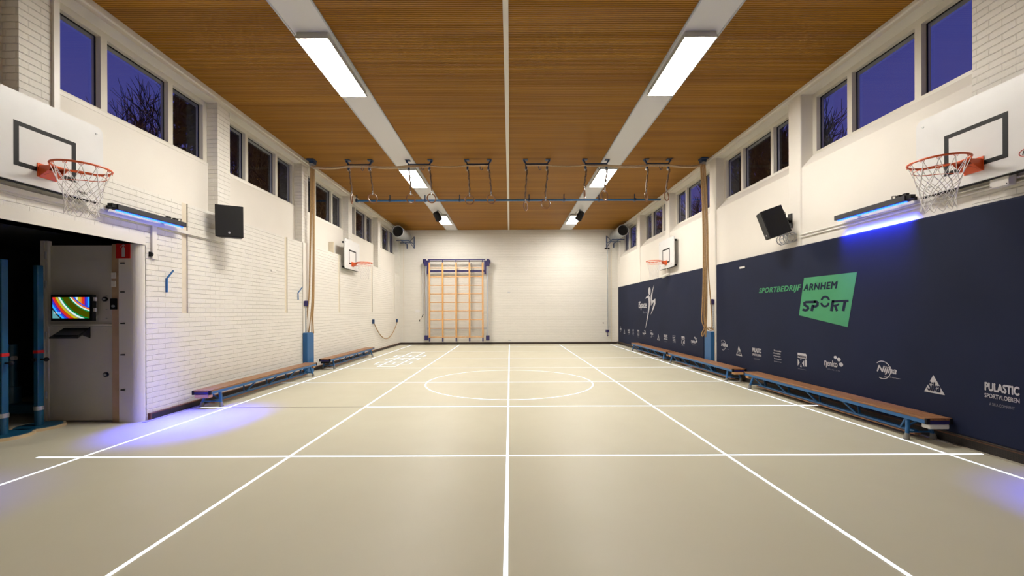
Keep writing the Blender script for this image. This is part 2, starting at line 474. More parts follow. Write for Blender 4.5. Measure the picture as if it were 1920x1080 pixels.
# smooth upper bays between brick pilasters, left
mb = MB()
for p in PIL[:-1] + [PIL[-1]]:
    a, b = p + .31, min(p + 2.86, YB)
    if b - a > .1: mb.box(XL - .17, XL - .27, a, b, 3.22, 4.09)
struct(mb.build('wall_left_upper', m_plaster))
for p in PIL:
    a, b = max(p, Y0R), min(p + .31, YB)
    if b > a: trim(MB().box(XL, XL - .30, a, b, 3.221, 5.16), m_brick)
# eaves beams above the windows
trim(MB().box(XL + .005, XL - .5, Y0R, YB, 5.16, ZC), m_paint)
trim(MB().box(XL + .045, XL + .004, Y0R, YB, 5.21, ZC), m_paint, bevel=.008)
trim(MB().box(XR - .005, XR + .5, Y0R, YB, 5.19, ZC), m_paint)
trim(MB().box(XR - .045, XR - .004, Y0R, YB, 5.235, ZC), m_paint, bevel=.008)

# right wall: plaster with a sloping sill under each window bay
def sills(mb):
    for p in PILR[2:]:
        a, b = p + .31, min(p + 2.86, YB)
        if b - a > .1: mb.prism([(XR, a, 3.94), (XR + .19, a, 4.15), (XR + .19, a, 3.94)], (0, b - a, 0))
slab('wall_right', XR, XR + .3, [4.38, YB], [0, 3.94], [], m_plaster, sills)
slab('wall_right_near', XR, XR + .3, [Y0R, 4.38], [0, 3.94], [], m_brick)
for i, p in enumerate(PILR):
    a, b = max(p, Y0R), min(p + .31, YB)
    if b <= a: continue
    if p > 4.2:
        prof = [(XR + .3, a, 0), (XR + .0, a, 0)] + [(XR - .022 + .022 * (1 - cos(t)) if False else XR - .022 * sin(t), a + .03 * (1 - cos(t)), 0) for t in frange(.1, pi / 2, 6)]
        prof += [(XR - .022 * sin(t), b - .03 * (1 - cos(t)), 0) for t in frange(pi / 2, .1, 6)] + [(XR, b, 0), (XR + .3, b, 0)]
        up = [(x, y, .12) for x, y, z in prof]
        trim(MB().prism(up, (0, 0, 5.07)), m_plaster)
mb = MB().box(XR, XR + .3, Y0R, PILR[2] + .305, 3.941, 5.189)
struct(mb.build('wall_right_blind', m_brick))
mb = MB()
mb.box(XL - .17, XL - .3, Y0R, PIL[2], 4.09, 5.16)
struct(mb.build('wall_left_blind', m_brick))
struct(MB().box(XL - .5, XR + .5, YB, YB + .3, 0, ZC).build('wall_back', m_brick))
struct(MB().box(XL - .5, XR + .5, Y0R - .2, Y0R, 0, ZC).build('wall_front', m_plaster))
# ceiling
struct(MB().box(XL - .6, XR + .6, Y0R - .2, YB + .3, ZC, ZC + .15).build('ceiling', m_wood_c))
for a, b in ((-2.92, -2.39), (2.335, 2.87)):
    trim(MB().box(a, b, Y0R, YB, ZC - .012, ZC + .01), m_strip)
    for e in (a, b): trim(MB().box(e - .012, e + .012, Y0R, YB, ZC - .018, ZC + .01), m_lsteel)
trim(MB().box(-.075, -.005, Y0R, YB, ZC - .02, ZC + .01), m_paint)

# windows: three panes per bay
def window(idx, side, p):
    s = -1 if side == 'l' else 1
    X = (XL if s < 0 else XR) + s * .19; zb = 4.09 if s < 0 else 4.15; zt = 5.16 if s < 0 else 5.19
    a, b = p + .31, min(p + 2.86, YB)
    m1, m2 = p + 1.075, p + 2.11                                   # mullion centres
    fr = MB()
    def bx(y0, y1, z0, z1): fr.box(X, X + s * .12, y0, y1, z0, z1)
    bx(a, b, zb, zb + .045); bx(a, b, zt - .085, zt)
    bx(a, a + .09, zb + .045, zt - .085); bx(b - .085, b, zb + .045, zt - .085)
    pan = [(a + .09, m1 - .042), (m1 + .042, m2 - .042), (m2 + .042, b - .085)]
    for m in (m1, m2):
        if m < b - .1: bx(m - .042, m + .042, zb + .045, zt - .085)
    w = struct(fr.build('window_%d' % idx, m_frame))
    bd = MB()
    for y0, y1 in pan:
        y1 = min(y1, b - .085)
        if y1 - y0 < .1: continue
        MB().box(X + s * .078, X + s * .084, y0, y1, zb + .045, zt - .085).build('pane', m_glass, w)
        for q0, q1, r0, r1 in ((y0, y1, zb + .045, zb + .057), (y0, y1, zt - .097, zt - .085), (y0, y0 + .012, zb + .057, zt - .097), (y1 - .012, y1, zb + .057, zt - .097)):
            bd.box(X + s * .066, X + s * .078, q0, q1, r0, r1)
    bd.build('glazing_bead', m_black, w)
    if s < 0: MB().box(X, X - s * .025, a, b, zb - .03, zb + .012).build('sill', m_paint, w)


k = 1
for p in PIL[2:]:
    if YB - p > .8: window(k, 'l', p); k += 1
for p in PILR[2:]:
    if YB - p > .8: window(k, 'r', p); k += 1
trim(MB().box(XL + .03, XL - .03, 4.50, 4.56, 3.0, 5.16), m_white)     # white edge post on the nearest left pilaster

# skirtings: dark perforated convector with a wooden top edge
mb = MB().box(XL, XL + .035, YS1 + .05, YB, 0.005, .082)
s = struct(mb.build('baseboard_left', m_grille)); MB().box(XL, XL + .04, YS1 + .03, YB, .082, .094).build('top_edge', m_redbrown, s)
MB().box(XL, XL + .04, YS1 + .03, YS1 + .05, 0.004, .082).build('end_cap', m_redbrown, s)
s = struct(MB().box(XR - .035, XR, Y0R, YB, .005, .1).build('baseboard_right', m_grille)); MB().box(XR - .055, XR, Y0R, YB, .1, .112).build('top_edge', m_redbrown, s)
s = struct(MB().box(XL + .04, XR - .055, YB - .035, YB, .0, .095).build('baseboard_back', m_dark))
for X, e in ((XL + .036, 1), (XR - .036, -1)):      # floor cove along the skirting
    trim(MB().box(X, X + e * .05, YS1 - .1 if e > 0 else Y0R, YB - .04, .0, .006), mat('floor cove %d' % e, (.38, .35, .28), .5))
# back wall joints
for px in (757, 1146):
    x, _ = ony(px, 500, YB); trim(MB().box(x - .012, x + .012, YB - .012, YB, .09, ZC), m_slot)

# lintel and rounded jamb of the store opening
trim(MB().box(XL + .004, XL - .27, YS0, YS1, 2.45, 2.585), m_paint)
prof = [(XL - .275, 5.55, 0), (XL - .10, 5.55, 0)] + [(XL - .10 + .10 * sin(t), 5.65 - .10 * cos(t), 0) for t in frange(0, pi / 2, 9)] + [(XL, 5.66, 0), (XL - .275, 5.66, 0)]
jamb = trim(MB().prism(prof, (0, 0, 2.45)), m_paint)
for z in (2.185, 1.79, 1.36, .93, .45):
    MB().box(XL - .245, XL - .19, 5.538, 5.552, z - .008, z + .008).build('clip', m_black, jamb)

# dark equipment store
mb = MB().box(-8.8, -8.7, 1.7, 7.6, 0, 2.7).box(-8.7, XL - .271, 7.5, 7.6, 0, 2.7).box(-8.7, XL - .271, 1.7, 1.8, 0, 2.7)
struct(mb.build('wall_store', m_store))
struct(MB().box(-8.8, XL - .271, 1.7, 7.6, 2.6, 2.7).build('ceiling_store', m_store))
# door leaf that shows its face to the hall
dz = 1.33
d = struct(MB().box(-6.36, -5.47, 5.6, 5.64, .02, dz - .012).build('door_1', m_door))
MB().box(-6.36, -5.47, 5.615, 5.64, dz + .012, 2.44).build('upper_panel', m_door, d)
MB().box(-6.36, -5.47, 5.585, 5.64, dz - .008, dz + .02).build('middle_rail', m_paint, d)
MB().box(-5.472, -5.352, 5.575, 5.65, .0, 2.45).build('plywood_strip', m_ply, d)
st = MB().box(-6.45, -6.40, 5.57, 5.63, 0, 2.5).box(-6.395, -6.36, 5.58, 5.63, 0, 2.5).build('door_post', m_frame, d)
for z in (.38, 1.2, 1.9, 2.3): MB().cyl((-6.382, 5.575, z - .05), (-6.382, 5.575, z + .05), .012, 8).build('hinge', m_steel, d)
for px, py in ((198, 561), (200, 702)):
    x, z = ony(px, py, 5.6)
    lk = MB().cyl((x, 5.6, z), (x, 5.578, z), .032, 16).build('lock', m_black, d, smooth=True); MB().cyl((x + .004, 5.578, z), (x + .004, 5.566, z), .018, 12).build('lock_core', m_steel, lk, smooth=True)
for px, py in ((199, 554), (199, 580), (199, 597), (199, 622)):
    x, z = ony(px, py, 5.6); MB().cyl((x, 5.62, z), (x, 5.596, z), .005, 8).build('screw', m_steel, d)

# ------------------------------------------------------------------ floor lines
def fline(x0, x1, y0, y1, m, name='led_line'):
    return MB().box(x0, x1, y0, y1, .0005, .0028).build(name, m, floor)


LW = .014
for x in (-4.465, -2.30, -.03, 2.25, 4.555):
    fline(x - LW, x + LW, .2, 18.4, m_led)
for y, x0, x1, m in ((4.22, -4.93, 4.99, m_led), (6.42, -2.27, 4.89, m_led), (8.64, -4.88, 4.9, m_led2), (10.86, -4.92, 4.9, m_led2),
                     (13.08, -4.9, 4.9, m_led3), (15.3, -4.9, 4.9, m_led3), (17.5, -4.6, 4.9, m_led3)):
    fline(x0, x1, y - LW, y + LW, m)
fline(-4.40, -2.32, 6.414, 6.426, m_seam, 'unlit_line')
fline(-4.90, -4.48, 6.42 - LW, 6.42 + LW, m_led)
R = 1.75; n = 96; vs = []
for i in range(n):
    a = 2 * pi * i / n
    for q in (R - LW, R + LW): vs.append((-.02 + q * cos(a), 8.65 + q * sin(a), .003))
fs = [(2 * i, 2 * i + 1, 2 * ((i + 1) % n) + 1, 2 * ((i + 1) % n)) for i in range(n)]
mb = MB().add(vs, fs); mb.build('led_circle', m_led, floor)
hop = MB()
def hb(x0, x1, y0, y1): hop.box(x0 - LW, x1 + LW, y0 - LW, y1 + LW, .003, .0045)
xc = -3.41; y = 11.17; h = .487
hb(xc - .24, xc - .24, y, y + 8 * h); hb(xc + .24, xc + .24, y, y + 8 * h)
for i in range(9):
    if i == 7: continue
    hb(xc - .24, xc + .24, y + i * h, y + i * h)
for i in (1, 3, 5):
    a, b = y + i * h, y + (i + 1) * h
    hb(xc - .5, xc + .5, a, a); hb(xc - .5, xc + .5, b, b); hb(xc - .5, xc - .5, a, b); hb(xc + .5, xc + .5, a, b); hb(xc, xc, a, b)
hop.build('led_hopscotch_grid', m_led, floor)

# ------------------------------------------------------------------ ceiling lamps
LP = [(s, y) for y in (5.45, 10.55, 15.62) for s in (-1, 1)]
depth = {5.45: 'nearest', 10.55: 'middle, behind the ring frames,', 15.62: 'farthest, by the spotlight,'}
for s, y in LP:
    xc = -2.655 if s < 0 else 2.59; w = .225; L = 1.5
    t = thing('ceiling_light', '%s lit rectangular ceiling light on the %s grey ceiling strip' % (depth[y], 'left' if s < 0 else 'right'), 'ceiling light', (xc, y + L / 2, 5.19), 'lit ceiling lights')
    MB().box(xc - w + .015, xc + w - .015, y + .015, y + L - .015, 5.224, ZC - .012).build('housing', m_lampbody, t, bevel=.004)
    fr = MB().box(xc - w, xc + w, y, y + .012, 5.19, 5.223).box(xc - w, xc + w, y + L - .012, y + L, 5.19, 5.223)
    fr.box(xc - w, xc - w + .012, y + .012, y + L - .012, 5.19, 5.223).box(xc + w - .012, xc + w, y + .012, y + L - .012, 5.19, 5.223)
    fr.box(xc - w + .0121, xc + w - .0121, y + .0121, y + L - .0121, 5.206, 5.223)
    fr.build('frame', m_lampbody, t)
    MB().box(xc - w + .013, xc + w - .013, y + .013, y + L - .013, 5.196, 5.2055).build('diffuser', m_lamp, t)

# ------------------------------------------------------------------ spotlights
for s in (-1, 1):
    xc = -2.66 if s < 0 else 2.6
    zc = 5.03
    t = thing('spotlight', 'black stage spotlight hanging below the %s grey ceiling strip' % ('left' if s < 0 else 'right'), 'spotlight', (xc, 15.0, ZC - .012), 'stage spotlights')
    ax = Vector((.35 * -s, .55, -.75)).normalized(); c = Vector((xc, 15.0, zc))
    MB().cyl(c - ax * .17, c + ax * .14, .105, 16, .13).cyl(c - ax * .19, c - ax * .17, .06, 12).build('lamp_body', m_black, t, smooth=True)
    MB().cyl(c + ax * .14, c + ax * .155, .12, 16).build('lens', mat('dark lens %d' % s, (.02, .02, .03), .08), t)
    yk = [c + Vector((-.15, 0, 0)), c + Vector((-.15, 0, .12)), c + Vector((-.08, 0, .19)), c + Vector((.08, 0, .19)), c + Vector((.15, 0, .12)), c + Vector((.15, 0, 0))]
    MB().tube(yk, .012, 6).build('yoke', m_steel, t)
    MB().box(xc - .035, xc + .035, 14.97, 15.03, zc + .18, ZC - .011).build('clamp', m_steel, t)
    MB().tube([c + Vector((.05, 0, .1)), c + Vector((.2, .1, .12)), c + Vector((.3 * -s, .4, .16)), (xc - s * .2, 15.6, ZC - .03)], .006, 5).build('cable', m_cord, t)

# ------------------------------------------------------------------ ring frames, rings, high bar
FR = [(-4.0, -3.48), (-2.505, -1.99), (-1.04, -.52), (.42, .94), (1.9, 2.42), (3.43, 3.96)]
YR = 10.1
ordn = ['first', 'second', 'third', 'fourth', 'fifth', 'sixth']
for i, (a, b) in enumerate(FR):
    t = thing('ring_frame', '%s blue steel ring pulley frame from the left, bolted under the ceiling' % ordn[i], 'pulley frame', ((a + b) / 2, YR, ZC), 'ring pulley frames')
    MB().box(a, b, YR - .02, YR + .02, 5.15, 5.19).build('crossbar', m_dblue, t)
    for x, e in ((a, -1), (b, 1)):
        MB().box(x + e * .08, x - e * .04, YR - .06, YR + .06, ZC - .02, ZC).box(x + e * .07, x + e * .03, YR - .025, YR + .025, ZC - .06, ZC - .02).build('ceiling_plate', m_dblue, t)
        MB().bar((x + e * .05, YR, ZC - .03), (x, YR, 5.17), .03, .04, (0, 1, 0)).box(x - .022, x + .022, YR - .03, YR + .03, 5.04, 5.18).build('post', m_dblue, t)
        MB().cyl((x, YR - .025, 5.04), (x, YR + .025, 5.04), .03, 14).build('pulley_wheel', m_lsteel, t, smooth=True)
    hx = (a + b) / 2 + .05
    MB().tube([(hx, YR, 5.16), (hx, YR, 5.07), (hx + .03, YR, 5.03), (hx + .06, YR, 5.05), (hx + .06, YR, 5.09)], .008, 5).build('hook', m_dblue, t)
RG = [(659.5, 373, 80), (698.7, 372, 12), (770.3, 372.5, 8), (809, 372, 15), (880.5, 375, 5), (921, 373.5, 28),
      (985.3, 386.7, 66), (1023, 383, 4), (1096, 363, 84), (1134, 366.7, 48), (1211.7, 368.7, 74), (1249.7, 368, 62)]
for i, (px, py, rot) in enumerate(RG):
    x, z = ony(px, py, YR - .03); yy = YR - .03
    side = 'left' if i % 2 == 0 else 'right'
    look = 'seen edge-on' if rot > 60 else ('turned slightly aside' if rot > 20 else 'seen round')
    t = thing('gym_ring', '%s wooden gym ring %s, hanging from the %s blue frame from the left' % (side, look, ordn[i // 2]), 'gym ring', (x, yy, 5.04), 'hanging gym rings')
    a = radians(rot + 90) - math.atan(x / yy)
    MB().ring((x, yy, z), .108, .0155, (cos(a), sin(a), 0), 32, 8).build('ring', m_ringw, t, smooth=True)
    x0 = FR[i // 2][i % 2]
    pts = [(x0 + .02, yy, 5.03)]
    for q in frange(.1, 1, 9):
        pts.append((x0 + .02 + (x - x0 - .02) * min(1, q * 1.3) + .008 * sin(q * 21 + i), yy, 5.03 + (z + .13 - 5.03) * q))
    MB().tube(pts, .013, 6, rs=[.017 + .007 * (j % 2) for j in range(len(pts))]).build('strap', m_strap, t)
    MB().box(x - .012, x + .012, yy - .02, yy + .02, z + .09, z + .18).build('buckle', m_steel, t)

t = thing('high_bar', 'long blue steel bar crossing the whole hall just under the ceiling', 'bar', (0, 13.1, 5.08))
MB().cyl((XL + .14, 13.1, 5.105), (XR - .12, 13.1, 5.105), .034, 12).build('bar', m_blue, t, smooth=True)
for px in (669, 731, 797, 862, 992, 1057.5, 1123, 1190):
    x, _ = ony(px, 374, 13.1)
    MB().cyl((x, 13.1, 5.09), (x, 13.1, ZC), .016, 8).box(x - .03, x + .03, 13.05, 13.15, 5.06, 5.15).build('hanger', m_dblue, t)

# ropes that run from the pulleys at the walls along the ring frames
def sag(x0, x1, z0, z1, d, y, n=9): return [(x0 + (x1 - x0) * q, y, z0 + (z1 - z0) * q - d * 4 * q * (1 - q)) for q in frange(0, 1, n)]
XPL, XPR = -4.9, 4.82
xs = [XPL] + [x for f in FR[:3] for x in f]
for w, (yo, zo, last) in enumerate(((-.045, 5.13, 7), (-.06, 5.10, 5), (-.075, 5.12, 3))):
    pts = []
    for a, b in zip(xs[:last - 1], xs[1:last]): pts += sag(a, b, zo, zo, .03 + .012 * w if b - a > .7 else .0, YR + yo)
    tag(MB().tube(pts, .016, 6).build('rope', m_rope2), '%s thin rope from the left wall pulley past %s ring frames' % (['longest', 'middle-length', 'shortest'][w], ['three', 'two', 'one'][w]), 'rope', 'ropes along the ring frames')
xs = [XPR] + [x for f in FR[:2:-1] for x in f[::-1]]
for w, (yo, zo, last) in enumerate(((-.045, 5.13, 7), (-.06, 5.10, 5), (-.075, 5.12, 3))):
    pts = []
    for a, b in zip(xs[:last - 1], xs[1:last]): pts += sag(a, b, zo, zo, .03 + .012 * w if a - b > .7 else .0, YR + yo)
    tag(MB().tube(pts, .016, 6).build('rope', m_rope2), '%s thin rope from the right wall pulley past %s ring frames' % (['longest', 'middle-length', 'shortest'][w], ['three', 'two', 'one'][w]), 'rope', 'ropes along the ring frames')

for s in (-1, 1):
    xp = XPL if s < 0 else XPR; side = 'left' if s < 0 else 'right'
    t = thing('rope_pulley', 'blue rope pulley under the ceiling at the %s wall' % side, 'pulley', (xp, YR, ZC))
    MB().box(xp - .09, xp + .08, YR - .14, YR + .05, ZC - .03, ZC).box(xp - .06, xp + .06, YR - .07, YR + .07, 5.2, ZC - .03).build('bracket', m_dblue, t)
    for j, yo in enumerate((-.05, 0, .05)):
        MB().cyl((xp, YR + yo - .018, 5.15), (xp, YR + yo + .018, 5.15), .055, 16).build('pulley_wheel', m_lsteel, t, smooth=True)

# hanging rope bundles
def xa(px, Y, dy=0): return (px - HX) / F * Y
tops = [(582, 587), (584, 588.5), (586, 588), (588, 586)]
LB = [[(582.3, 305), (582, 400), (580.8, 480), (579.5, 550), (576, 590), (572.5, 625)],
      [(584, 305), (583.8, 400), (582, 480), (580, 550), (575.5, 592), (574, 625)],
      [(586, 305), (586.4, 400), (587, 480), (585.5, 550), (583, 590), (578.6, 625)],
      [(587.6, 305), (588, 400), (588.4, 480), (587.5, 550), (585, 590), (584.5, 625)],
      [(589, 305), (589.2, 400), (589, 480), (588.5, 560), (586.8, 595), (588, 625)]]
def smoothp(pts, k=6):
    o = []
    for i in range(len(pts) - 1):
        p0, p1, p2, p3 = [Vector(pts[max(0, min(len(pts) - 1, i + j)) ]) for j in (-1, 0, 1, 2)]
        for q in range(k):
            s = q / k
            o.append(.5 * ((2 * p1) + (p2 - p0) * s + (2 * p0 - 5 * p1 + 4 * p2 - p3) * s * s + (3 * p1 - p0 - 3 * p2 + p3) * s ** 3))
    o.append(Vector(pts[-1])); return o
where = ['leftmost', 'second from the left', 'middle', 'second from the right', 'rightmost']
for i, st in enumerate(LB):
    Y = 10.12 + .02 * i; pts = []
    for px, py in st:
        x, z = ony(px, py, Y); pts.append((x, Y, z))
    tag(MB().tube(smoothp(pts), .0135, 6).build('climbing_rope', m_rope, smooth=True), '%s of five ropes hanging at the left wall column' % where[i], 'rope', 'ropes hanging at the left wall')
RB = [[(1318, 305), (1318, 420), (1318.5, 520), (1317, 570), (1316, 600), (1322, 618), (1323, 632)],
      [(1320, 305), (1320, 420), (1320.5, 520), (1320, 590), (1321.5, 612), (1316, 625), (1318, 630), (1324, 615)],
      [(1322.5, 305), (1322.5, 420), (1323, 520), (1322, 590), (1324, 612), (1323.5, 628)],
      [(1325, 305), (1325, 420), (1325.5, 520), (1325, 590), (1324, 610), (1330, 619), (1337, 618), (1332, 614)],
      [(1326.5, 305), (1326.8, 420), (1328, 500), (1332, 560), (1335, 600), (1334, 616), (1328, 613)]]
for i, st in enumerate(RB):
    Y = 9.92 - .015 * i; pts = []
    for px, py in st:
        x, z = ony(px, py, Y); pts.append((x, Y + .12 * (1 if py < 330 else 0), z))
    tag(MB().tube(smoothp(pts), .0135, 6).build('climbing_rope', m_rope, smooth=True), '%s of five ropes hanging at the right wall column' % where[i], 'rope', 'ropes hanging at the right wall')

# column pads with their cleats
for s in (-1, 1):
    side = 'left' if s < 0 else 'right'
    if s < 0: x0, x1, y0, y1 = XL + .001, XL + .115, 9.93, 10.27
    else: x0, x1, y0, y1 = XR - .024, XR - .115, 9.86, 10.19
    tag(MB().box(x0, x1, y0, y1, .0 if s > 0 else .0, 1.0).build('column_pad', m_bluepad, bevel=.012), 'blue vinyl pad standing around the foot of the %s wall column' % side, 'pad', 'blue column pads')
    X = XL + .02 if s < 0 else XR - .026
    yc = 10.02 if s < 0 else 9.93
    if s < 0: trim(MB().box(XL, XL + .02, 9.93, 10.2, 1.0, 3.22), m_plaster, bevel=.006)
    t = thing('rope_cleat', 'dark blue three-wheel rope cleat on the %s wall column above the blue pad' % side, 'cleat', (X, yc, 1.70))
    MB().box(X, X - s * .03, yc - .07, yc + .07, 1.66, 1.78).build('plate', m_navy, t)
    for j in (-1, 0, 1): MB().cyl((X - s * .03, yc + j * .045, 1.66), (X - s * .03, yc + j * .045, 1.79), .02, 8).build('wheel', m_navy, t)
    for j in ((-.035, .035) if s > 0 else (.02,)):
        rl = MB().box(X, X - s * .012, yc + j - .022, yc + j + .022, 1.02, 1.65)
        o = rl.build('perforated_rail', m_lsteel, t)
        hl = MB()
        for q in range(14): hl.box(X - s * .012, X - s * .014, yc + j - .008, yc + j + .008, 1.05 + q * .043, 1.07 + q * .043)
        hl.build('rail_hole', m_cord, t)

# ------------------------------------------------------------------ basketball hoops
def hoop(s, yc, xface, label, logo=None):
    """s: side of the hall, yc: centre along the hall, xface: playing face of the board"""
    Z0, Z1, hw, th = 2.83, 3.73, .6, .022
    W = XL if s < 0 else XR
    t = thing('basketball_hoop', label, 'basketball hoop', (xface, yc, Z0), 'basketball hoops on the side walls')
    prof = []
    for cy, cz, a0 in ((yc + hw - .07, Z1 - .07, 0), (yc - hw + .07, Z1 - .07, pi / 2), (yc - hw + .07, Z0 + .07, pi), (yc + hw - .07, Z0 + .07, 3 * pi / 2)):
        prof += [(xface, cy + .07 * cos(a0 + q), cz + .07 * sin(a0 + q)) for q in frange(0, pi / 2, 7)]
    MB().prism(prof, (s * th, 0, 0)).build('backboard', m_board, t)
    tr = MB(); a, b, c, d, w = yc - .29, yc + .29, 2.985, 3.435, .045; xf = xface - s * .0015
    for y0, y1, z0, z1 in ((a, b, c, c + w), (a, b, d - w, d), (a, a + w, c + w, d - w), (b - w, b, c + w, d - w)):
        tr.box(xf, xface, y0, y1, z0, z1)
    tr.build('target_square', m_blackp, t)
    # mounting frame to the wall
    fm = MB()
    for y in (yc - .42, yc + .42):
        fm.box(xface + s * th, W, y - .025, y + .025, Z0 + .03, Z0 + .08).box(xface + s * th, W, y - .025, y + .025, Z1 - .12, Z1 - .07)
        fm.box(xface + s * th, xface + s * (th + .03), y - .025, y + .025, Z0 + .03, Z1 - .06)
    fm.box(xface + s * th, xface + s * (th + .04), yc - .57, yc + .57, Z0 - .012, Z0 + .03)
    fm.build('mounting_frame', m_blackp, t)
    for y, z in ((yc - .52, Z1 - .09), (yc + .52, Z1 - .09), (yc - .45, Z0 + .09), (yc + .45, Z0 + .09)):
        MB().cyl((xface, y, z), (xface - s * .006, y, z), .011, 10).build('bolt', m_steel, t)
    rc = Vector((xface - s * .375, yc, 3.05)); Rr = .232
    MB().ring(rc, Rr, .0105, (0, 0, 1), 48, 8).build('rim', m_orange, t, smooth=True)
    # bracket: plate on the board, horizontal tongue, folded gussets
    br = MB().box(xface - s * .008, xface, yc - .09, yc + .09, 2.93, 3.075)
    br.box(xface - s * .008, xface - s * .15, yc - .075, yc + .075, 3.045, 3.055)
    for y in (yc - .075, yc + .075):
        br.prism([(xface - s * .008, y - .003, 3.05), (xface - s * .15, y - .003, 3.05), (xface - s * .10, y - .003, 3.0), (xface - s * .008, y - .003, 2.935)], (0, .006, 0))
    br.prism([(xface - s * .10, yc - .075, 3.0), (xface - s * .008, yc - .075, 2.935), (xface - s * .008, yc - .075, 2.941), (xface - s * .10, yc - .075, 3.006)], (0, .15, 0))
    br.build('bracket', m_orange, t)
    lo = [(xface - s * .06, yc - .07, 2.955)]
    lo += [(rc.x + s * .19 * cos(a) * 1, rc.y + .19 * sin(a), 2.962 + .02 * (1 - cos(a)) / 2 * 1.6) for a in frange(-2.4 + pi / 2 * 0 - .3 + .0, 2.7, 25) if False]
    lo += [(rc.x - s * .19 * cos(a), rc.y + .19 * sin(a), 2.965) for a in frange(-pi * .72, pi * .72, 25)]
    lo += [(xface - s * .06, yc + .07, 2.955)]
    MB().tube(lo, .0045, 6).build('under_rod', m_orange, t)
    hk = MB(); K = 12
    for k in range(K):
        a = 2 * pi * (k + .5) / K; p = rc + Vector((cos(a), sin(a), 0)) * Rr; tv = Vector((-sin(a), cos(a), 0))
        hk.tube([p - tv * .018 + Vector((0, 0, -.006)), p - tv * .012 + Vector((0, 0, -.026)), p + Vector((0, 0, -.014)), p + tv * .012 + Vector((0, 0, -.026)), p + tv * .018 + Vector((0, 0, -.006))], .0028, 4)
    hk.build('net_hook', m_orange, t)
    # net: diamonds that narrow downwards
    lv = [(0.02, .225), (.17, .178), (.235, .158), (.29, .145), (.345, .135), (.40, .13), (.455, .128), (.505, .135)]
    rnd = random.Random(int(yc * 100) + s)
    node = {}
    for i, (dz_, r) in enumerate(lv):
        for k in range(K):
            a = 2 * pi * (k + .5 + (.5 if i % 2 else 0)) / K
            node[i, k] = rc + Vector((cos(a) * r, sin(a) * r, -dz_)) + Vector((rnd.uniform(-1, 1), rnd.uniform(-1, 1), rnd.uniform(-1, 1))) * (.006 if i else 0)
    net = MB()
    for i in range(len(lv) - 1):
        for k in range(K):
            for dk in ((0, -1) if i % 2 == 0 else (0, 1)):
                p, q = node[i, k], node[i + 1, (k + dk) % K]
                net.tube([p, (p + q) / 2 + Vector((0, 0, -.004)), q], .0032, 4)
    net.build('net', m_net, t)
    return t


hoop(-1, 4.32, -4.93, 'large basketball hoop nearest on the left wall, above the store opening')
h2 = hoop(1, 4.23, 4.85, 'large basketball hoop nearest on the right wall, above the navy mat')
hoop(-1, 12.72, -4.93, 'small far basketball hoop on the left brick wall beyond the ropes')
h4 = hoop(1, 12.57, 4.85, 'small far basketball hoop on the right wall above the far navy mat')
# red oval maker's mark on the near right board
MB().tube([(4.848, 3.80 + .055 * cos(a), 2.98 + .035 * sin(a)) for a in frange(0, 2 * pi * 23 / 24, 24)], .003, 4, True).build('red_oval_mark', m_red, h2)
text_rect(MB(), 'N', lambda a, b: Vector((4.8475, a, b)), 3.83, 3.785, 2.96, 3.0, shear=.3, bold=.03).build('letter_mark', m_blackp, h2)
text_rect(MB(), 'Nijha', lambda a, b: Vector((-4.928, a, b)), 4.62, 4.74, 2.87, 2.905, shear=.3, bold=.03).build('letter_mark', m_blackp, bpy.data.objects['basketball_hoop'])
mb = MB().tube([(4.87, 12.6, 2.83), (4.9, 12.6, 2.72), (4.88, 12.62, 2.64)], .012, 6); t = thing('floodlight', 'small white wall lamp under the far right basketball hoop', 'wall lamp', (4.88, 12.6, 2.55))
mb.build('arm', m_white, t); MB().cyl((4.93, 12.55, 2.66), (4.80, 12.75, 2.58), .03, 12, .055).build('lamp_head', m_white, t, smooth=True)
# grey vertical plate behind the far left board
tag(MB().box(XL - .165, XL - .02, 11.75, 11.78, 3.22, 3.55).build('niche_board', m_slot), 'beige upright board in the niche beside the far left hoop', 'board')

# ------------------------------------------------------------------ wall mats with print
XM = 4.93
def mat_slab(y0, y1, label):
    o = MB().box(XM, XR, y0, y1, .125, 2.605).build('wall_mat', m_mat, bevel=.025)
    tag(o, label, 'wall mat', 'navy wall mats'); return o
matA = mat_slab(10.31, 18.46, 'far navy blue wall mat with white leaping figure logo')
matB = mat_slab(.9, 9.69, 'near navy blue wall mat with large green sports logo')
o = MB().box(XM - .004, XR, 10.31, 18.46, .12, .135).build('lower_batten', m_dark, matA)
o = MB().box(XM - .004, XR, .9, 9.69, .12, .135).build('lower_batten', m_dark, matB)


def pm(px, py, off=.002):                 # pixel on the mat face
    y, z = onx(px, py, XM); return Vector((XM - off, y, z))


def stroke(mb, pts, w, fn):
    """flat band along pts (2D) with width w (number or list), mitred, mapped by fn"""
    n = len(pts); w = w if isinstance(w, (list, tuple)) else [w] * n; L = []; Rr = []
    for i in range(n):
        a = Vector(pts[max(i - 1, 0)]); b = Vector(pts[i]); c = Vector(pts[min(i + 1, n - 1)])
        t1 = (b - a).normalized() if i > 0 else (c - b).normalized(); t2 = (c - b).normalized() if i < n - 1 else t1
        nn = Vector((-(t1.y + t2.y), t1.x + t2.x)); nn = nn.normalized() if nn.length > 1e-6 else Vector((-t1.y, t1.x))
        k = 1 / max(.5, nn.dot(Vector((-t1.y, t1.x)))); o = nn * (w[i] / 2 * k)
        L.append(fn(*(b + o))); Rr.append(fn(*(b - o)))
    mb.add(L + Rr, [(i, i + 1, n + i + 1, n + i) for i in range(n - 1)])
    return mb


def zfn(ox, oy, sc, off=.002): return lambda x, y: pm(ox + x / sc, oy + y / sc, off)


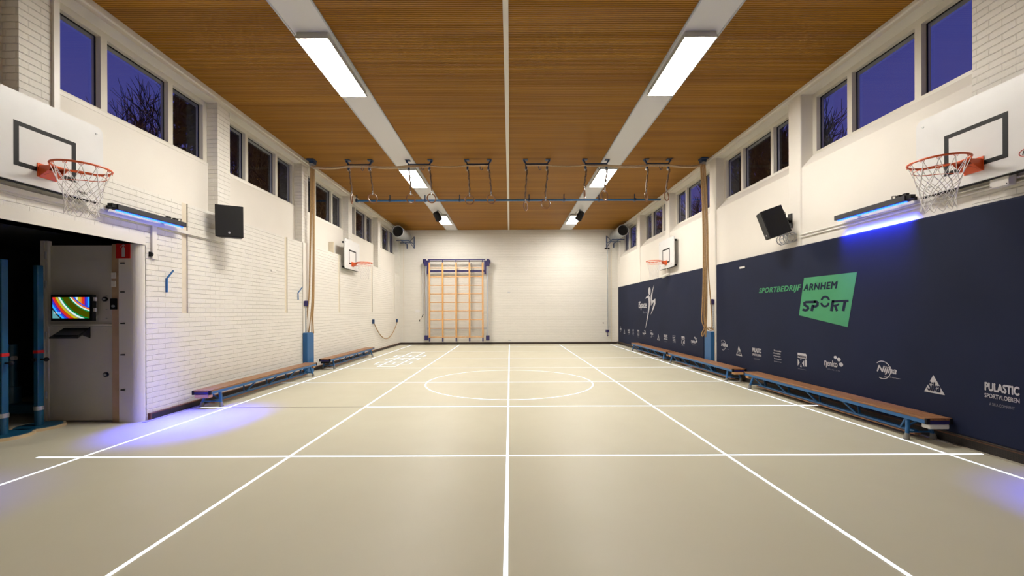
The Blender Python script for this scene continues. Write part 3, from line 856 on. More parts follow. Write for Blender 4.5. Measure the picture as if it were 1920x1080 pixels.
g = zfn(1400, 500, 8.727)
MB().poly([g(940, 185), g(858, 795), g(1655, 990), g(1808, 88)]).build('green_logo_panel', m_green, matB)
rect = lambda off: (lambda a, b: Vector((XM - off, a, b)))
text_rect(MB(), 'SPORTBEDRIJF', rect(.002), 8.02, 6.85, 1.815, 1.948, shear=.25, bold=.04, space=1.08).build('green_lettering', m_green, matB)
nv = text_rect(MB(), 'ARNHEM', rect(.0035), 6.80, 6.09, 1.832, 1.945, shear=.2, bold=.036, space=1.1)
nv.build('navy_lettering', m_navyp, matB)
g = zfn(1400, 500, 8.727, .0035)
sp = MB(); W_ = 40
stroke(sp, [(1135, 575), (975, 580), (948, 596), (950, 625), (975, 642), (1002, 655), (1008, 682), (990, 708), (960, 714), (915, 700)], W_, g)
stroke(sp, [(1100, 575), (1145, 575), (1165, 592), (1162, 630), (1135, 650), (1085, 652)], W_, g)
stroke(sp, [(1088, 625), (1066, 727)], 44, g)
stroke(sp, [(1290 + 62 * cos(a), 562 - 70 * sin(a)) for a in frange(.22, pi - .22, 13)], 34, g)
stroke(sp, [(1284 + 60 * cos(a), 588 + 62 * sin(a)) for a in frange(.05, pi - .05, 13)], 34, g)
stroke(sp, [(1418, 552), (1388, 727)], 46, g); stroke(sp, [(1400, 572), (1672, 558)], 38, g)
stroke(sp, [(1425, 640), (1475, 632), (1515, 612)], 30, g); stroke(sp, [(1452, 645), (1482, 727)], 40, g)
stroke(sp, [(1612, 570), (1582, 727)], 46, g)
sp.build('navy_lettering', m_navyp, matB)

# leaping figure
g = zfn(1190, 525, 11.37)
fg = MB()
fg.poly([g(317 + 25 * cos(a), 237 + 82 * sin(a)) for a in frange(0, 2 * pi * 27 / 28, 28)])
stroke(fg, [(228, 396), (262, 368), (295, 352), (312, 395), (316, 470), (314, 540), (300, 640), (285, 740), (262, 860), (232, 1025)], [3, 34, 44, 40, 30, 28, 26, 22, 16, 3], g)
stroke(fg, [(418, 98), (385, 210), (362, 320), (358, 400), (352, 545)], [2, 16, 26, 34, 10], g)
stroke(fg, [(350, 530), (385, 460), (425, 430), (425, 500), (400, 590), (345, 735)], [20, 44, 36, 34, 26, 3], g)
fg.build('white_figure_logo', m_print, matA)
text_rect(MB(), 'iSpace', rect(.002), 15.5, 14.6, 1.54, 1.87, bold=.03).build('white_lettering', m_print, matA)
text_rect(MB(), 'Sports', rect(.002), 15.0, 14.6, 1.41, 1.51).build('grey_lettering', m_dimprint, matA)


# sponsor prints: every mark has its own centre along the mat
def logo_nijha(p, yc):
    mb = MB(); c = yc + .045
    stroke(mb, [(c - .115 * cos(a) * 1.0, .712 + .115 * sin(a)) for a in frange(-2.0, 2.35, 36)][::-1], .010, lambda a, b: Vector((XM - .002, 2 * c - a, b)) if False else Vector((XM - .002, a, b)))
    text_rect(mb, 'Nijha', rect(.003), yc + .125, yc - .155, .655, .77, shear=.3, bold=.03)
    text_rect(mb, 'sport & bewegen', rect(.002), yc + .02, yc - .20, .625, .64)
    mb.build('round_white_logo', m_print, p)
def logo_sika(p, yc):
    MB().poly([(XM - .002, yc + .115, .535), (XM - .002, yc - .115, .535), (XM - .002, yc + .01, .745)]).build('white_triangle_logo', m_print, p)
    text_rect(MB(), 'Sika', rect(.0035), yc + .075, yc - .07, .555, .665, bold=.03, shear=.15).build('navy_lettering', m_navyp, p)
def logo_pul(p, yc):
    mb = text_rect(MB(), 'PULASTIC', rect(.002), yc + .15, yc - .14, .665, .755, bold=.06, space=1.02)
    text_rect(mb, 'SPORTVLOEREN', rect(.002), yc + .15, yc - .14, .595, .64, bold=.02)
    mb.build('white_lettering', m_print, p)
    text_rect(MB(), 'A SIKA COMPANY', rect(.002), yc + .11, yc - .10, .52, .55).build('grey_lettering', m_dimprint, p)
def logo_lines(p, yc):
    mb = MB()
    for i, (s, o) in enumerate((('Samenwerken', .0), ('Gameplan', .015), ('Netwalgix', .005), ('Indesport', -.01))):
        text_rect(mb, s, rect(.002), yc + .1 + o, yc - .1 + o, .745 - i * .05, .775 - i * .05, bold=.02)
    text_rect(mb, 'sport en bewegen', rect(.002), yc + .1, yc - .11, .55, .57)
    mb.build('white_text_block', m_print, p)
def logo_xl(p, yc):
    q = lambda a, b, o=.002: Vector((XM - o, yc + .105 - a * .21, .545 + b * .235))
    mb = MB().poly([q(0, .64), q(.9, .64), q(1, .70), q(1, .92), q(.9, 1), q(0, 1)])
    mb.poly([q(.30, .60), q(.42, .60), q(.36, .46)]).poly([q(0, .58), q(.22, .30), q(0, .04)]).poly([q(.28, 0), q(.46, 0), q(.37, .22)])
    mb.poly([q(.72, .52), q(.50, .30), q(.72, .04)]).poly([q(.82, .60), q(1, .60), q(1, .10), q(.82, .10)])
    mb.build('white_square_logo', m_print, p)
    text_rect(MB(), 'nenko', rect(.0035), yc + .095, yc - .09, .705, .76, bold=.012).build('navy_lettering', m_navyp, p)
    text_rect(MB(), 'speelmeubilair', rect(.002), yc + .1, yc - .1, .50, .52).build('grey_lettering', m_dimprint, p)
def logo_nenko(p, yc):
    mb = text_rect(MB(), '\u03b7enko', rect(.002), yc + .185, yc - .07, .615, .735, bold=.025)
    for dy, z, r in ((-.03, .79, .03), (-.095, .765, .035), (-.135, .695, .038)):
        mb.poly([(XM - .002, yc + dy + r * cos(a), z + r * .8 * sin(a)) for a in frange(0, 2 * pi * 15 / 16, 16)])
    mb.build('dotted_white_logo', m_print, p)
    text_rect(MB(), 'interactive', rect(.002), yc + .13, yc - .12, .585, .61, space=1.5).build('grey_lettering', m_dimprint, p)
for p, lst in ((matB, ((logo_nijha, 9.33), (logo_sika, 8.72), (logo_pul, 8.09), (logo_lines, 7.47), (logo_xl, 6.84), (logo_nenko, 6.17), (logo_nijha, 5.32), (logo_sika, 4.71), (logo_pul, 4.06))),
               (matA, ((logo_nijha, 18.05), (logo_sika, 17.45), (logo_pul, 16.8), (logo_lines, 16.2), (logo_xl, 15.57), (logo_nenko, 14.87), (logo_nijha, 14.1), (logo_sika, 13.46), (logo_pul, 12.83), (logo_lines, 12.17), (logo_xl, 11.54), (logo_nenko, 10.84)))):
    for f, y in lst: f(p, y)

# ------------------------------------------------------------------ LED wall bars
def led_bar(s, y0, y1, zc, tilt, label, power=60, spread=70):
    X = (XL + .13) if s < 0 else (XR - .13)
    W = XL if s < 0 else XR
    t = thing('led_bar', label, 'led light bar', (X, (y0 + y1) / 2, zc), 'blue led bars on the side walls')
    prof = [(X - .045, y0, zc + .04), (X + .045, y0, zc + .04), (X + .045, y0, zc - .03), (X - .045, y0, zc - .03)]
    MB().prism(prof, (0, y1 - y0, 0)).build('housing', m_ledhouse, t, bevel=.006)
    n = 28; dd = MB()
    for i in range(n):
        y = y0 + .03 + (y1 - y0 - .06) * i / (n - 1)
        dd.cyl((X, y, zc - .030), (X, y, zc - .042), .013, 8)
    dd.build('diode_row', m_diode, t)
    for y in (y0 + .02, y1 - .25):
        MB().box(X + s * .04, W, y, y + .04, zc - .01, zc + .03).build('wall_bracket', m_black, t)
    ye, yf = y0 - .06, y0
    MB().box(X - .03, X + .03, ye, yf, zc - .01, zc + .035).build('end_bracket', m_black, t)
    for y in ((y1 - .28, y1 - .16) if s < 0 else (y0 + .03, y0 + .12)):
        MB().box(X - .02, X + .02, y - .025, y + .025, zc + .04, zc + .07).build('cable_plug', m_black, t)
    yy = (y1 - .12) if s < 0 else (y0 + .14)
    MB().tube([(X, yy, zc + .04), (X, yy + .02, zc + .075), (X, yy + .07, zc + .085), (X + s * .04, yy + .11, zc + .05), (X + s * .1, yy + .12, zc + .0)], .005, 5).build('cable', m_black, t)
    l = bpy.data.lights.new('led_beam', 'AREA'); l.shape = 'RECTANGLE'; l.size = .05; l.size_y = y1 - y0 - .05
    l.color = (.03, .05, 1.0); l.energy = power; l.spread = radians(spread)
    lo = bpy.data.objects.new('led_beam', l); C.objects.link(lo); lo.location = (X, (y0 + y1) / 2, zc - .05)
    lo.rotation_euler = (tilt[0], tilt[1], 0)
    return t


led_bar(-1, 5.08, 6.16, 2.83, (0, radians(-11)), 'blue glowing led bar on the left brick wall beside the near hoop', 46, 36)
led_bar(1, 4.95, 6.03, 2.865, (0, radians(-22)), 'blue glowing led bar on the right wall above the near navy mat', 34, 50)
led_bar(1, 1.95, 3.03, 2.865, (0, radians(4)), 'blue glowing led bar nearest the viewer on the right wall', 38, 40)
led_bar(-1, 2.2, 3.28, 2.83, (0, radians(-6)), 'blue glowing led bar nearest the viewer on the left wall', 6, 40)

# ------------------------------------------------------------------ cable trunking and wall details
t = thing('cable_trunking', 'white cable trunking along the left brick wall with a short drop', 'cable trunking', (XL, 5, 2.72))
MB().box(XL + .001, XL + .036, 2.2, 7.2, 2.735, 2.785).build('trunking', m_paint, t)
yv = onx(286, 450, XL)[0]
MB().box(XL, XL + .03, yv - .035, yv + .035, 2.27, 2.735).build('vertical_drop', m_paint, t)
MB().cyl((XL + .012, yv - .065, 2.33), (XL + .012, yv - .035, 2.33), .035, 14).build('black_cap', m_black, t)
t = thing('conduit', 'white twin conduit along the right wall just above the navy mat', 'conduit', (XR, 4, 2.77))
MB().cyl((XR - .015, -1, 2.80), (XR - .015, 7.1, 2.80), .013, 8).build('pipe', m_white, t, smooth=True)
MB().cyl((XR - .015, -1, 2.755), (XR - .015, 7.1, 2.755), .013, 8).build('pipe', m_white, t, smooth=True)
t = thing('junction_box', 'white junction box on the conduit under the near right hoop', 'junction box', (XR - .1, 4.04, 2.72))
MB().box(XR - .11, XR - .03, 3.97, 4.13, 2.73, 2.85).build('box', m_white, t, bevel=.006)
for y in (3.985, 4.115):
    for z in (2.745, 2.835): MB().cyl((XR - .11, y, z), (XR - .113, y, z), .005, 8).build('screw', m_black, t)

# speakers
def speaker(name_label, c, rot, w, d, h, back, Xw, yw):
    t = thing('loudspeaker', name_label, 'loudspeaker', c, 'black loudspeakers on the side walls')
    Mx = Matrix.Translation(c) @ rot
    # local: front is -Y, width X, height Z
    pr = [(-w / 2, -d / 2, -h / 2), (w / 2, -d / 2, -h / 2), (w * .36, d / 2, -h / 2), (-w * .36, d / 2, -h / 2)]
    mb = MB().prism([Mx @ Vector(p) for p in pr], Mx.to_3x3() @ Vector((0, 0, h)))
    mb.build('cabinet', m_black, t, bevel=.008)
    gb = MB().box(-w / 2 + .012, w / 2 - .012, -d / 2 - .012, -d / 2 + .002, -h / 2 + .012, h / 2 - .012, Mx)
    gb.build('grille', mat('speaker grille', (.006, .006, .006), .7, bump=.3, bscale=300), t, bevel=.005)
    MB().box(-w / 2 + .012, w / 2 - .012, -d / 2 - .0135, -d / 2 - .012, h * .12, h * .125, Mx).build('grille_seam', m_blackp, t)
    MB().cyl(Mx @ Vector((0, -d / 2 - .012, -h * .36)), Mx @ Vector((0, -d / 2 - .016, -h * .36)), .016, 12).build('badge', m_print, t)
    pb = Mx @ Vector((0, d / 2, 0)); pw = Vector((Xw, yw, pb.z - .02)); e = -1 if Xw > 0 else 1
    MB().tube([pb, (pb + pw) / 2 + Vector((0, 0, .02)), pw + Vector((e * .04, 0, 0))], .03, 8).box(Xw, Xw + e * .04, yw - .05, yw + .05, pw.z - .12, pw.z + .14).build('wall_bracket', m_black, t, bevel=.004)
    q = Mx @ Vector((0, d / 2, -.1)); MB().tube(smoothp([Mx @ Vector((0, d / 2, .15)), Mx @ Vector((0, d / 2 + .04, .1)), q, (q + pw) / 2 + Vector((0, 0, -.12)), pw + Vector((e * .02, 0, -.22))]), .005, 5).build('cable', m_black, t)


cl = Vector((-4.785, 6.95, 3.05)); speaker('black loudspeaker facing the viewer on the left wall below the brick pilaster', cl, Matrix.Rotation(radians(28), 4, 'Z') @ Matrix.Rotation(radians(4), 4, 'X'), .40, .27, .53, None, XL, 7.2)
cr = Vector((4.62, 7.08, 3.04)); speaker('black loudspeaker tilted down on a bracket on the right wall above the navy mat', cr, Matrix.Rotation(radians(-106), 4, 'Z') @ Matrix.Rotation(radians(19), 4, 'X'), .26, .34, .49, None, XR - .0, 7.18)

# wire guard
yg, zg = onx(1482, 447, XR - .06); t = thing('wire_guard', 'white wire basket guard on the right wall under the loudspeaker', 'wire guard', (XR - .06, yg, zg))
mb = MB()
for j, dy in enumerate((-.10, 0, .10, .18)): mb.ring((XR - .10, yg + dy, zg), .085, .008, (0, 1, 0), 20, 5)
for a in frange(0, 2 * pi * 7 / 8, 8): mb.cyl((XR - .10 + .085 * cos(a), yg - .12, zg + .085 * sin(a)), (XR - .10 + .085 * cos(a), yg + .2, zg + .085 * sin(a)), .007, 5)
mb.build('cage', m_lsteel, t); MB().sphere((XR - .08, yg - .04, zg), .045, sc=(1, 1.6, 1)).build('sensor', m_white, t, smooth=True)

# blue Y hooks on the left wall
for px, pts in ((0, [(313, 548), (313, 522), (321.5, 507)]), (1, [(559.5, 562), (559, 549), (565, 538)])):
    ps = [onx(a, b, XL + .014) for a, b in pts]; P = [Vector((XL + .014, y, z)) for y, z in ps]
    mb = MB().bar(P[0], P[1], .024, .012, (1, 0, 0)).bar(P[1], P[2] + Vector((.03, 0, 0)), .02, .012, (1, 0, 0))
    mb.box(XL, XL + .012, P[0].y - .011, P[0].y + .011, P[0].z, P[1].z)
    tag(mb.build('wall_hook', m_blue), 'blue steel wall hook %s' % ('near the led bar, left of the first loudspeaker' if px == 0 else 'just left of the hanging ropes'), 'hook', 'blue wall hooks')
# rope slung between two hooks on the left wall
ya, za = onx(701, 605, XL + .05); yb2, zb2 = onx(745, 603, XL + .05); yl, zl = onx(724, 635, XL + .05)
pts = [(XL + .05, ya + (yb2 - ya) * q, za + (zb2 - za) * q - ((za + zb2) / 2 - zl) * 4 * q * (1 - q)) for q in frange(0, 1, 24)]
tag(MB().tube(pts, .016, 6).build('slung_rope', m_rope, smooth=True), 'rope slung in a curve between two hooks on the far left wall', 'rope')
for y, z, w in ((ya, za, 'left'), (yb2, zb2, 'right')):
    tag(MB().box(XL, XL + .07, y - .04, y + .04, z - .04, z + .12).build('rope_hook', m_dblue, bevel=.008), 'small dark blue hook holding the %s end of the slung rope' % w, 'hook')
# small white wall sockets
for X, px, py, lab in ((XL, 512, 508, 'small white floor-hook cover on the left brick wall'), (XM, 1392.5, 501.5, 'small white fitting near the top of the near navy mat')):
    y, z = onx(px, py, X); e = 1 if X < 0 else -1
    tag(MB().box(X, X + e * .02, y - .09, y + .09, z - .02, z + .02).build('wall_fitting', m_white, bevel=.006), lab, 'wall fitting')
for px, py, lab in ((954, 548, 'small white cover in the middle of the back wall'), (955.5, 638, 'small white cover just above the back skirting')):
    x, z = ony(px, py, YB)
    tag(MB().box(x - .06, x + .06, YB - .02, YB, z - .018, z + .018).build('wall_cover', m_lsteel, bevel=.005), lab, 'wall cover')
x, z = ony(1131, 605.5, YB); tag(MB().cyl((x, YB, z), (x, YB - .03, z), .03, 12).build('wall_fitting', m_rubber), 'small round grey knob on the back wall left of the vertical rod', 'knob')
x, z = ony(783, 583, YB); tag(MB().box(x - .1, x + .1, YB - .005, YB, z - .06, z + .06).build('paper_notice', mat('paper notice', (.70, .68, .68), .7)), 'white paper notice on the back wall left of the climbing frame', 'notice')

# ------------------------------------------------------------------ benches
def bench(xc, y0, L, blockm, label):
    t = thing('gym_bench', label, 'bench', (xc, y0 + L / 2, 0), 'low gym benches along the side walls')
    H, w = .30, .14
    sl = [(xc - w + .07 * i + .002, xc - w + .07 * (i + 1) - .002) for i in range(4)]
    for a, b in sl: MB().box(a, b, y0, y0 + L, H - .028, H).build('seat_slat', m_seat, t, bevel=.004)
    for x in (xc - w + .012, xc + w - .012): MB().box(x - .012, x + .012, y0 + .02, y0 + L - .02, H - .068, H - .028).build('side_rail', m_blue, t)
    for y in (y0 + .012, y0 + L - .012):
        MB().box(xc - w + .024, xc + w - .024, y - .01, y + .01, H - .066, H - .03).build('end_rail', m_navy, t)
        for x in (xc - w + .012, xc + w - .012): MB().box(x - .02, x + .02, y - .014, y + .014, H - .072, H - .004).build('corner_cap', m_black, t, bevel=.006)
    for y, bm in ((y0 + .05, blockm), (y0 + L - .05, m_block)):
        MB().box(xc - w + .03, xc + w - .03, y - .05, y + .05, H - .125, H - .07).build('hook_block', bm, t, bevel=.012, label='pale end block' if bm is m_white else None)
    MB().box(xc - .028, xc + .028, y0 + .26, y0 + L - .26, .060, .094).build('lower_beam', m_blue, t, bevel=.008)
    MB().box(xc - .04, xc + .04, y0 + .24, y0 + L - .24, .045, .065).build('balance_beam', m_seat, t, bevel=.004)
    legs = (y0 + .22, y0 + L - .22)
    for y in legs:
        e = 1 if y < y0 + L / 2 else -1
        for s in (-1, 1):
            lg = MB().tube([(xc + s * .10, y + e * .04, H - .05), (xc + s * .15, y, .05)], .021, 10).build('leg', m_blue, t, smooth=True)
            MB().cyl((xc + s * .147, y, .07), (xc + s * .16, y, .0), .024, 10, .034).build('rubber_foot', m_rubber, lg, smooth=True)
            MB().tube([(xc + s * .11, y + e * .05, H - .06), (xc + s * .03, y + e * .20, .09)], .012, 8).build('brace', m_blue, t, smooth=True)
        MB().cyl((xc - .14, y, .085), (xc + .14, y, .085), .010, 8).build('cross_tube', m_blue, t, smooth=True)
    for q in (.30, .5, .70):
        ym = y0 + L * q
        for s in (-1, 1):
            MB().tube([(xc + s * .11, ym + .13, H - .06), (xc + s * .02, ym, .085)], .014, 8).build('strut', m_blue, t, smooth=True)
    return t


bench(-4.78, 6.27, 3.46, m_block, 'nearest gym bench on the left wall with orange wooden end block')
bench(-4.80, 10.5, 3.4, m_black, 'far gym bench on the left wall beyond the blue pad')
bench(4.77, 4.50, 3.53, m_white, 'nearest gym bench on the right wall with white end block')
bench(4.765, 8.42, 3.46, m_block, 'middle gym bench on the right wall below the blue pad')
bench(4.77, 12.0, 3.5, m_block, 'farthest gym bench on the right wall under the figure logo')

# ------------------------------------------------------------------ climbing frame on the back wall
YF = 18.42
t = thing('climbing_ladder', 'pine climbing ladder with blue fittings folded against the back wall', 'climbing frame', (-2.44, YF, 0))
vx = [ony(px, 560, YF)[0] for px in (805.3, 830, 855.3, 880.3, 905.2)]
zt = ony(855, 492, YF)[1]; zb = ony(855, 633, YF)[1]
for x in vx:
    MB().box(x - .034, x + .034, YF - .03, YF + .03, zb, zt).build('upright', m_pine, t, bevel=.006)
    MB().box(x - .032, x + .032, YF - .035, YF + .035, zb - .17, zb).build('foot', m_navy, t, bevel=.006)
    MB().box(x - .022, x + .022, YF - .025, YF + .025, zt, zt + .14).build('top_hinge', m_navy, t)
for py in (502.5, 519, 535, 551, 567, 583, 599.7, 615.5, 632):
    z = ony(855, py, YF)[1]
    MB().cyl((vx[0], YF, z), (vx[-1], YF, z), .018, 8).build('rung', m_pine, t, smooth=True)
for py, h in ((486.7, .06), (489.8, .025)):
    z = ony(855, py, YF)[1]; MB().box(vx[0] - .3, vx[-1] + .3, YF - .02 + (.08 if h < .05 else 0), YF + .02 + (.08 if h < .05 else 0), z - h / 2, z + h / 2).build('top_rail', m_navy if h > .05 else m_dark, t)
z = ony(855, 507.8, YF)[1]; MB().box(vx[0] - .15, vx[-1] + .15, YF + .1, YF + .17, z - .045, z + .045).build('cross_beam', m_navy, t)
z = ony(855, 616, YF)[1]; MB().box(vx[0] - .2, vx[-1] + .2, YF + .16, YF + .2, z - .045, z + .045).build('low_beam', m_lsteel, t)
for px in (798.5, 914):
    x = ony(px, 560, YF)[0]; z0 = ony(px, 636, YF)[1]; z1 = ony(px, 497, YF)[1]
    MB().cyl((x, YF + .1, z0), (x, YF + .1, z1), .045, 12).build('wall_post', m_lsteel, t, smooth=True)
    MB().box(x - .08, x + .08, YF + .02, YF + .2, z0 - .06, z0 + .17).build('post_shoe', m_navy, t, bevel=.02)
    e = -1 if px < 850 else 1
    MB().box(x - .09, x + .09, YF + .0, YF + .2, z1 - .03, z1 + .26).box(x, x + e * .14, YF + .03, YF + .18, z1 + .08, z1 + .24).build('top_clamp', m_navy, t, bevel=.02)
    MB().box(x - e * .10 - .045, x - e * .10 + .045, YF - .02, YF + .06, z1 - .42, z1 + .2).build('swing_arm', m_navy, t, bevel=.01)
    MB().sphere((x - e * .06, YF - .02, z1 + .24), .035).build('white_cap', m_white, t)
x = ony(791.5, 560, YF)[0]
MB().cyl((x, YF + .15, ony(791, 590, YF)[1]), (x, YF + .15, ony(791, 497, YF)[1]), .022, 8).build('crank_tube', m_lsteel, t, smooth=True)
zz = ony(791, 592, YF)[1]
MB().tube([(x, YF + .13, zz + .06), (x + .03, YF + .05, zz + .05), (x - .02, YF + .05, zz - .06)], .02, 6).build('crank', m_black, t)
MB().tube([(x - .02, YF + .05, zz - .06), (x - .06, YF + .06, zz - .14), (x - .14, YF + .1, zz - .2)], .008, 5).build('cord', m_rope, t)
MB().cyl((x - .145, YF + .1, zz - .27), (x - .145, YF + .1, zz - .18), .02, 8).build('cord_handle', m_black, t)
MB().cyl((vx[3] + .07, YF + .16, ony(880, 612, YF)[1]), (vx[3] + .07, YF + .16, zt), .012, 6).build('cable', m_rubber, t)

# vertical rod on the right of the back wall
x = ony(1139.3, 550, 18.6)[0]; z1 = ony(1139, 465.5, 18.6)[1]; z0 = ony(1139, 622, 18.6)[1]
t = thing('tension_rod', 'thin grey vertical rod with dark clamps on the back wall near the right mat', 'rod', (x, 18.6, z0))
MB().cyl((x, 18.6, z0), (x, 18.6, z1), .022, 8).build('rod', m_steel, t, smooth=True)
MB().box(x - .1, x + .1, 18.57, YB, z1 - .02, z1 + .02).build('top_bracket', m_black, t)
MB().box(x - .07, x + .05, 18.54, YB, z0 - .03, z0 + .09).build('lower_clamp', m_navy, t, bevel=.01)
MB().cyl((x, 18.6, z0 - .2), (x, 18.6, z0 - .03), .012, 6).sphere((x, 18.6, z0 - .18), .03).build('hanging_weight', m_navy, t)

# ------------------------------------------------------------------ round air heaters in the back corners
for px, py, s in ((745.8, 433.8, -1), (1168.3, 431.7, 1)):
    ya = 17.0; x, z = ony(px, py, ya); R = .235
    t = thing('fan_heater', 'grey cylindrical fan heater on a blue bracket in the %s back corner' % ('left' if s < 0 else 'right'), 'fan heater', (x, 17.8, z), 'fan heaters in the back corners')
    n = 28
    vs = []; prof = [(ya, R), (18.45, R * .97), (18.5, R * .8), (18.5, R * .5)]
    inner = [(ya, R), (ya, R - .012), (ya + .35, R - .012)]
    for pr in (prof, inner):
        m_ = MB(); v = []
        for yy, r in pr: v += [(x + r * cos(2 * pi * i / n), yy, z + r * sin(2 * pi * i / n)) for i in range(n)]
        f = [(j * n + i, j * n + (i + 1) % n, (j + 1) * n + (i + 1) % n, (j + 1) * n + i) for j in range(len(pr) - 1) for i in range(n)]
        m_.add(v, f).build('drum' if pr is prof else 'inner_drum', m_steel if pr is prof else m_cord, t, smooth=True)
    MB().ring((x, ya, z), R - .004, .014, (0, 1, 0), 32, 6).build('rim_ring', m_lsteel, t, smooth=True)
    g_ = MB()
    for i in range(-9, 10):
        h = sqrt(max(0, (R - .015) ** 2 - (i * .024) ** 2)); g_.cyl((x - h, ya + .04, z + i * .024), (x + h, ya + .04, z + i * .024), .0045, 5)
    g_.build('grille', m_blackp, t)
    MB().cyl((x, ya + .15, z), (x, ya + .3, z), R - .02, 24).build('fan_core', mat('dark grey fan', (.05, .05, .05), .6), t)
    b = MB()
    xi = x - s * .28; xo = x + s * .05
    for xx in (xi, xo): b.box(xx - .02, xx + .02, YB - .035, YB, z - .46, z + .1 if xx == xi else z - .25)
    for yy in (17.75, 18.35): b.box(min(x - .27, x + .27), max(x - .27, x + .27), yy - .015, yy + .015, z - R - .035, z - R + .0)
    b.bar((xi, 17.7, z - R - .03), (xi, YB, z - R - .03), .03, .03).bar((xo, 17.7, z - R - .03), (xo, YB, z - R - .03), .03, .03)
    b.bar((xi, 17.75, z - R - .04), (xi, YB - .02, z - .44), .02, .02).bar((xi, 18.0, z - R), (xi, YB - .02, z + .08), .02, .02)
    b.build('wall_bracket', m_dblue, t)

# ------------------------------------------------------------------ sign, switches, monitor at the store
x0, z0 = ony(218.8, 484.5, 5.55); x1, z1 = ony(244.8, 457, 5.55)
t = MB().box(x0, x1, 5.541, 5.549, z0, z1).build('fire_extinguisher_sign', m_red); tag(t, 'red square fire extinguisher sign on the white jamb', 'sign')
cx = (x0 + x1) / 2; w = x1 - x0; h = z1 - z0; P = lambda a, b: (cx + a * w, 5.5395, z0 + b * h)
pc = MB().poly([P(-.09, .1), P(.15, .1), P(.15, .66), P(.10, .76), P(.06, .78), P(.0, .78), P(-.04, .76), P(-.09, .66)])
pc.poly([P(.0, .78), P(.07, .78), P(.09, .88), P(.18, .80), P(.19, .84), P(.08, .95), P(-.02, .93), P(-.16, .82), P(-.2, .72), P(-.16, .74), P(-.08, .84), P(.0, .87)])
pc.build('extinguisher_pictogram', m_print, t)
for py, lab in ((516.5, 'upper'), (532, 'lower')):
    x, z = ony(213.5, py, 5.57); o = MB().box(x - .032, x + .032, 5.56, 5.574, z - .042, z + .042).build('light_switch', m_white, bevel=.005)
    tag(o, '%s white wall switch on the plywood strip beside the door panel' % lab, 'switch', 'white switches'); MB().box(x - .02, x + .02, 5.556, 5.56, z - .028, z + .028).build('rocker', m_white, o)
x, z = ony(214.5, 570, 5.57); t = thing('control_box', 'black control box with a round knob on the plywood strip', 'control box', (x, 5.57, z - .07))
MB().box(x - .04, x + .04, 5.545, 5.574, z - .075, z + .075).build('case', m_black, t, bevel=.006); MB().cyl((x + .012, 5.545, z - .03), (x + .012, 5.53, z - .03), .018, 12).build('knob', m_steel, t, smooth=True)

YM = 5.48
x0, z0 = ony(95, 602, YM); x1, z1 = ony(173.5, 552, YM)
t = thing('monitor', 'black wall monitor showing curved rainbow stripes on the grey door panel', 'monitor', ((x0 + x1) / 2, YM, z0))
MB().box(x0, x1, YM, YM + .05, z0, z1).build('case', m_black, t, bevel=.006)
MB().box(x0 + .15, x1 - .15, YM + .05, 5.615, z0 + .1, z1 - .1).build('wall_mount', m_black, t)
sx0, sz0 = ony(98.8, 597, YM); sx1, sz1 = ony(168, 557.2, YM)
MB().poly([(sx0, YM - .002, sz0), (sx1, YM - .002, sz0), (sx1, YM - .002, sz1), (sx0, YM - .002, sz1)]).build('screen', screen_mat((sx0 + sx1) / 2, sz1, sx1 - sx0), t)
for q in (.75, .35): MB().box(x1, x1 + .02, YM + .01, YM + .04, z0 + (z1 - z0) * q, z0 + (z1 - z0) * q + .05).build('side_knob', m_print, t)
text_rect(MB(), '14:10', lambda a, b: Vector((a, YM - .004, b)), sx0 + .03, sx0 + .12, sz0 + .06, sz0 + .09).build('clock_text', emit('clock text', (1, 1, 1), .7), t)
t = thing('keyboard_shelf', 'black sloping keyboard shelf fixed to the door panel below the monitor', 'shelf', (-5.95, 5.5, 1.2))
q = [(-6.03, 5.30, 1.185), (-5.65, 5.30, 1.185), (-5.78, 5.584, 1.30), (-6.14, 5.584, 1.30)]
MB().prism(q, (0, 0, -.014)).build('tray', m_black, t)
MB().prism([(-6.0, 5.33, 1.20), (-5.68, 5.33, 1.20), (-5.74, 5.46, 1.252), (-6.06, 5.46, 1.252)], (0, 0, .015)).build('keyboard', m_blackp, t)
MB().prism([(-5.78, 5.584, 1.31), (-5.70, 5.40, 1.21), (-5.78, 5.584, 1.16)], (-.012, 0, 0)).build('bracket', m_black, t)

# posts on round bases in the store
m_postblue = mat('shade darkened blue steel', (.006, .075, .15), .4, vary=.1)  # blue steel with the shade of the store put into its colour
m_edge = mat('pale plywood edge', (.60, .46, .28), .5)
def post(px, Y, pyb, zt, lab, R=.26):
    x = ony(px, pyb, Y)[0]; t = thing('equipment_post', lab, 'post stand', (x, Y, 0), 'blue post stands in the store')
    MB().cyl((x, Y, .0), (x, Y, .034), R, 48).build('base_disc', m_edge, t, smooth=True, label='round base with pale wooden edge')
    MB().cyl((x, Y, .034), (x, Y, .040), R - .028, 48).build('base_plate', m_postblue, t, smooth=True)
    MB().cyl((x, Y, .03), (x, Y, .24), .042, 20).build('socket', m_postblue, t, smooth=True)
    MB().cyl((x, Y, .24), (x, Y, .29), .048, 20).build('clamp_ring', m_steel, t, smooth=True)
    MB().box(x - .03, x + .03, Y - .036, Y + .036, .26, zt).build('post', m_postblue, t, bevel=.01)
    MB().box(x - .032, x + .032, Y - .038, Y + .038, .98, 1.02).build('red_band', m_red, t)
    MB().cyl((x, Y - .036, .90), (x, Y - .06, .90), .024, 12).cyl((x + .03, Y, .9), (x + .09, Y, .9), .012, 8).sphere((x + .10, Y, .9), .028).build('knob', m_black, t, smooth=True)
post(6, 4.91, 815, 2.16, 'tall blue post on a round base, nearest at the left edge of the photo')
post(73, 5.30, 797, 2.13, 'tall blue post on a round base beside the grey door panel', .245)
x = ony(24, 780, 5.9)[0]
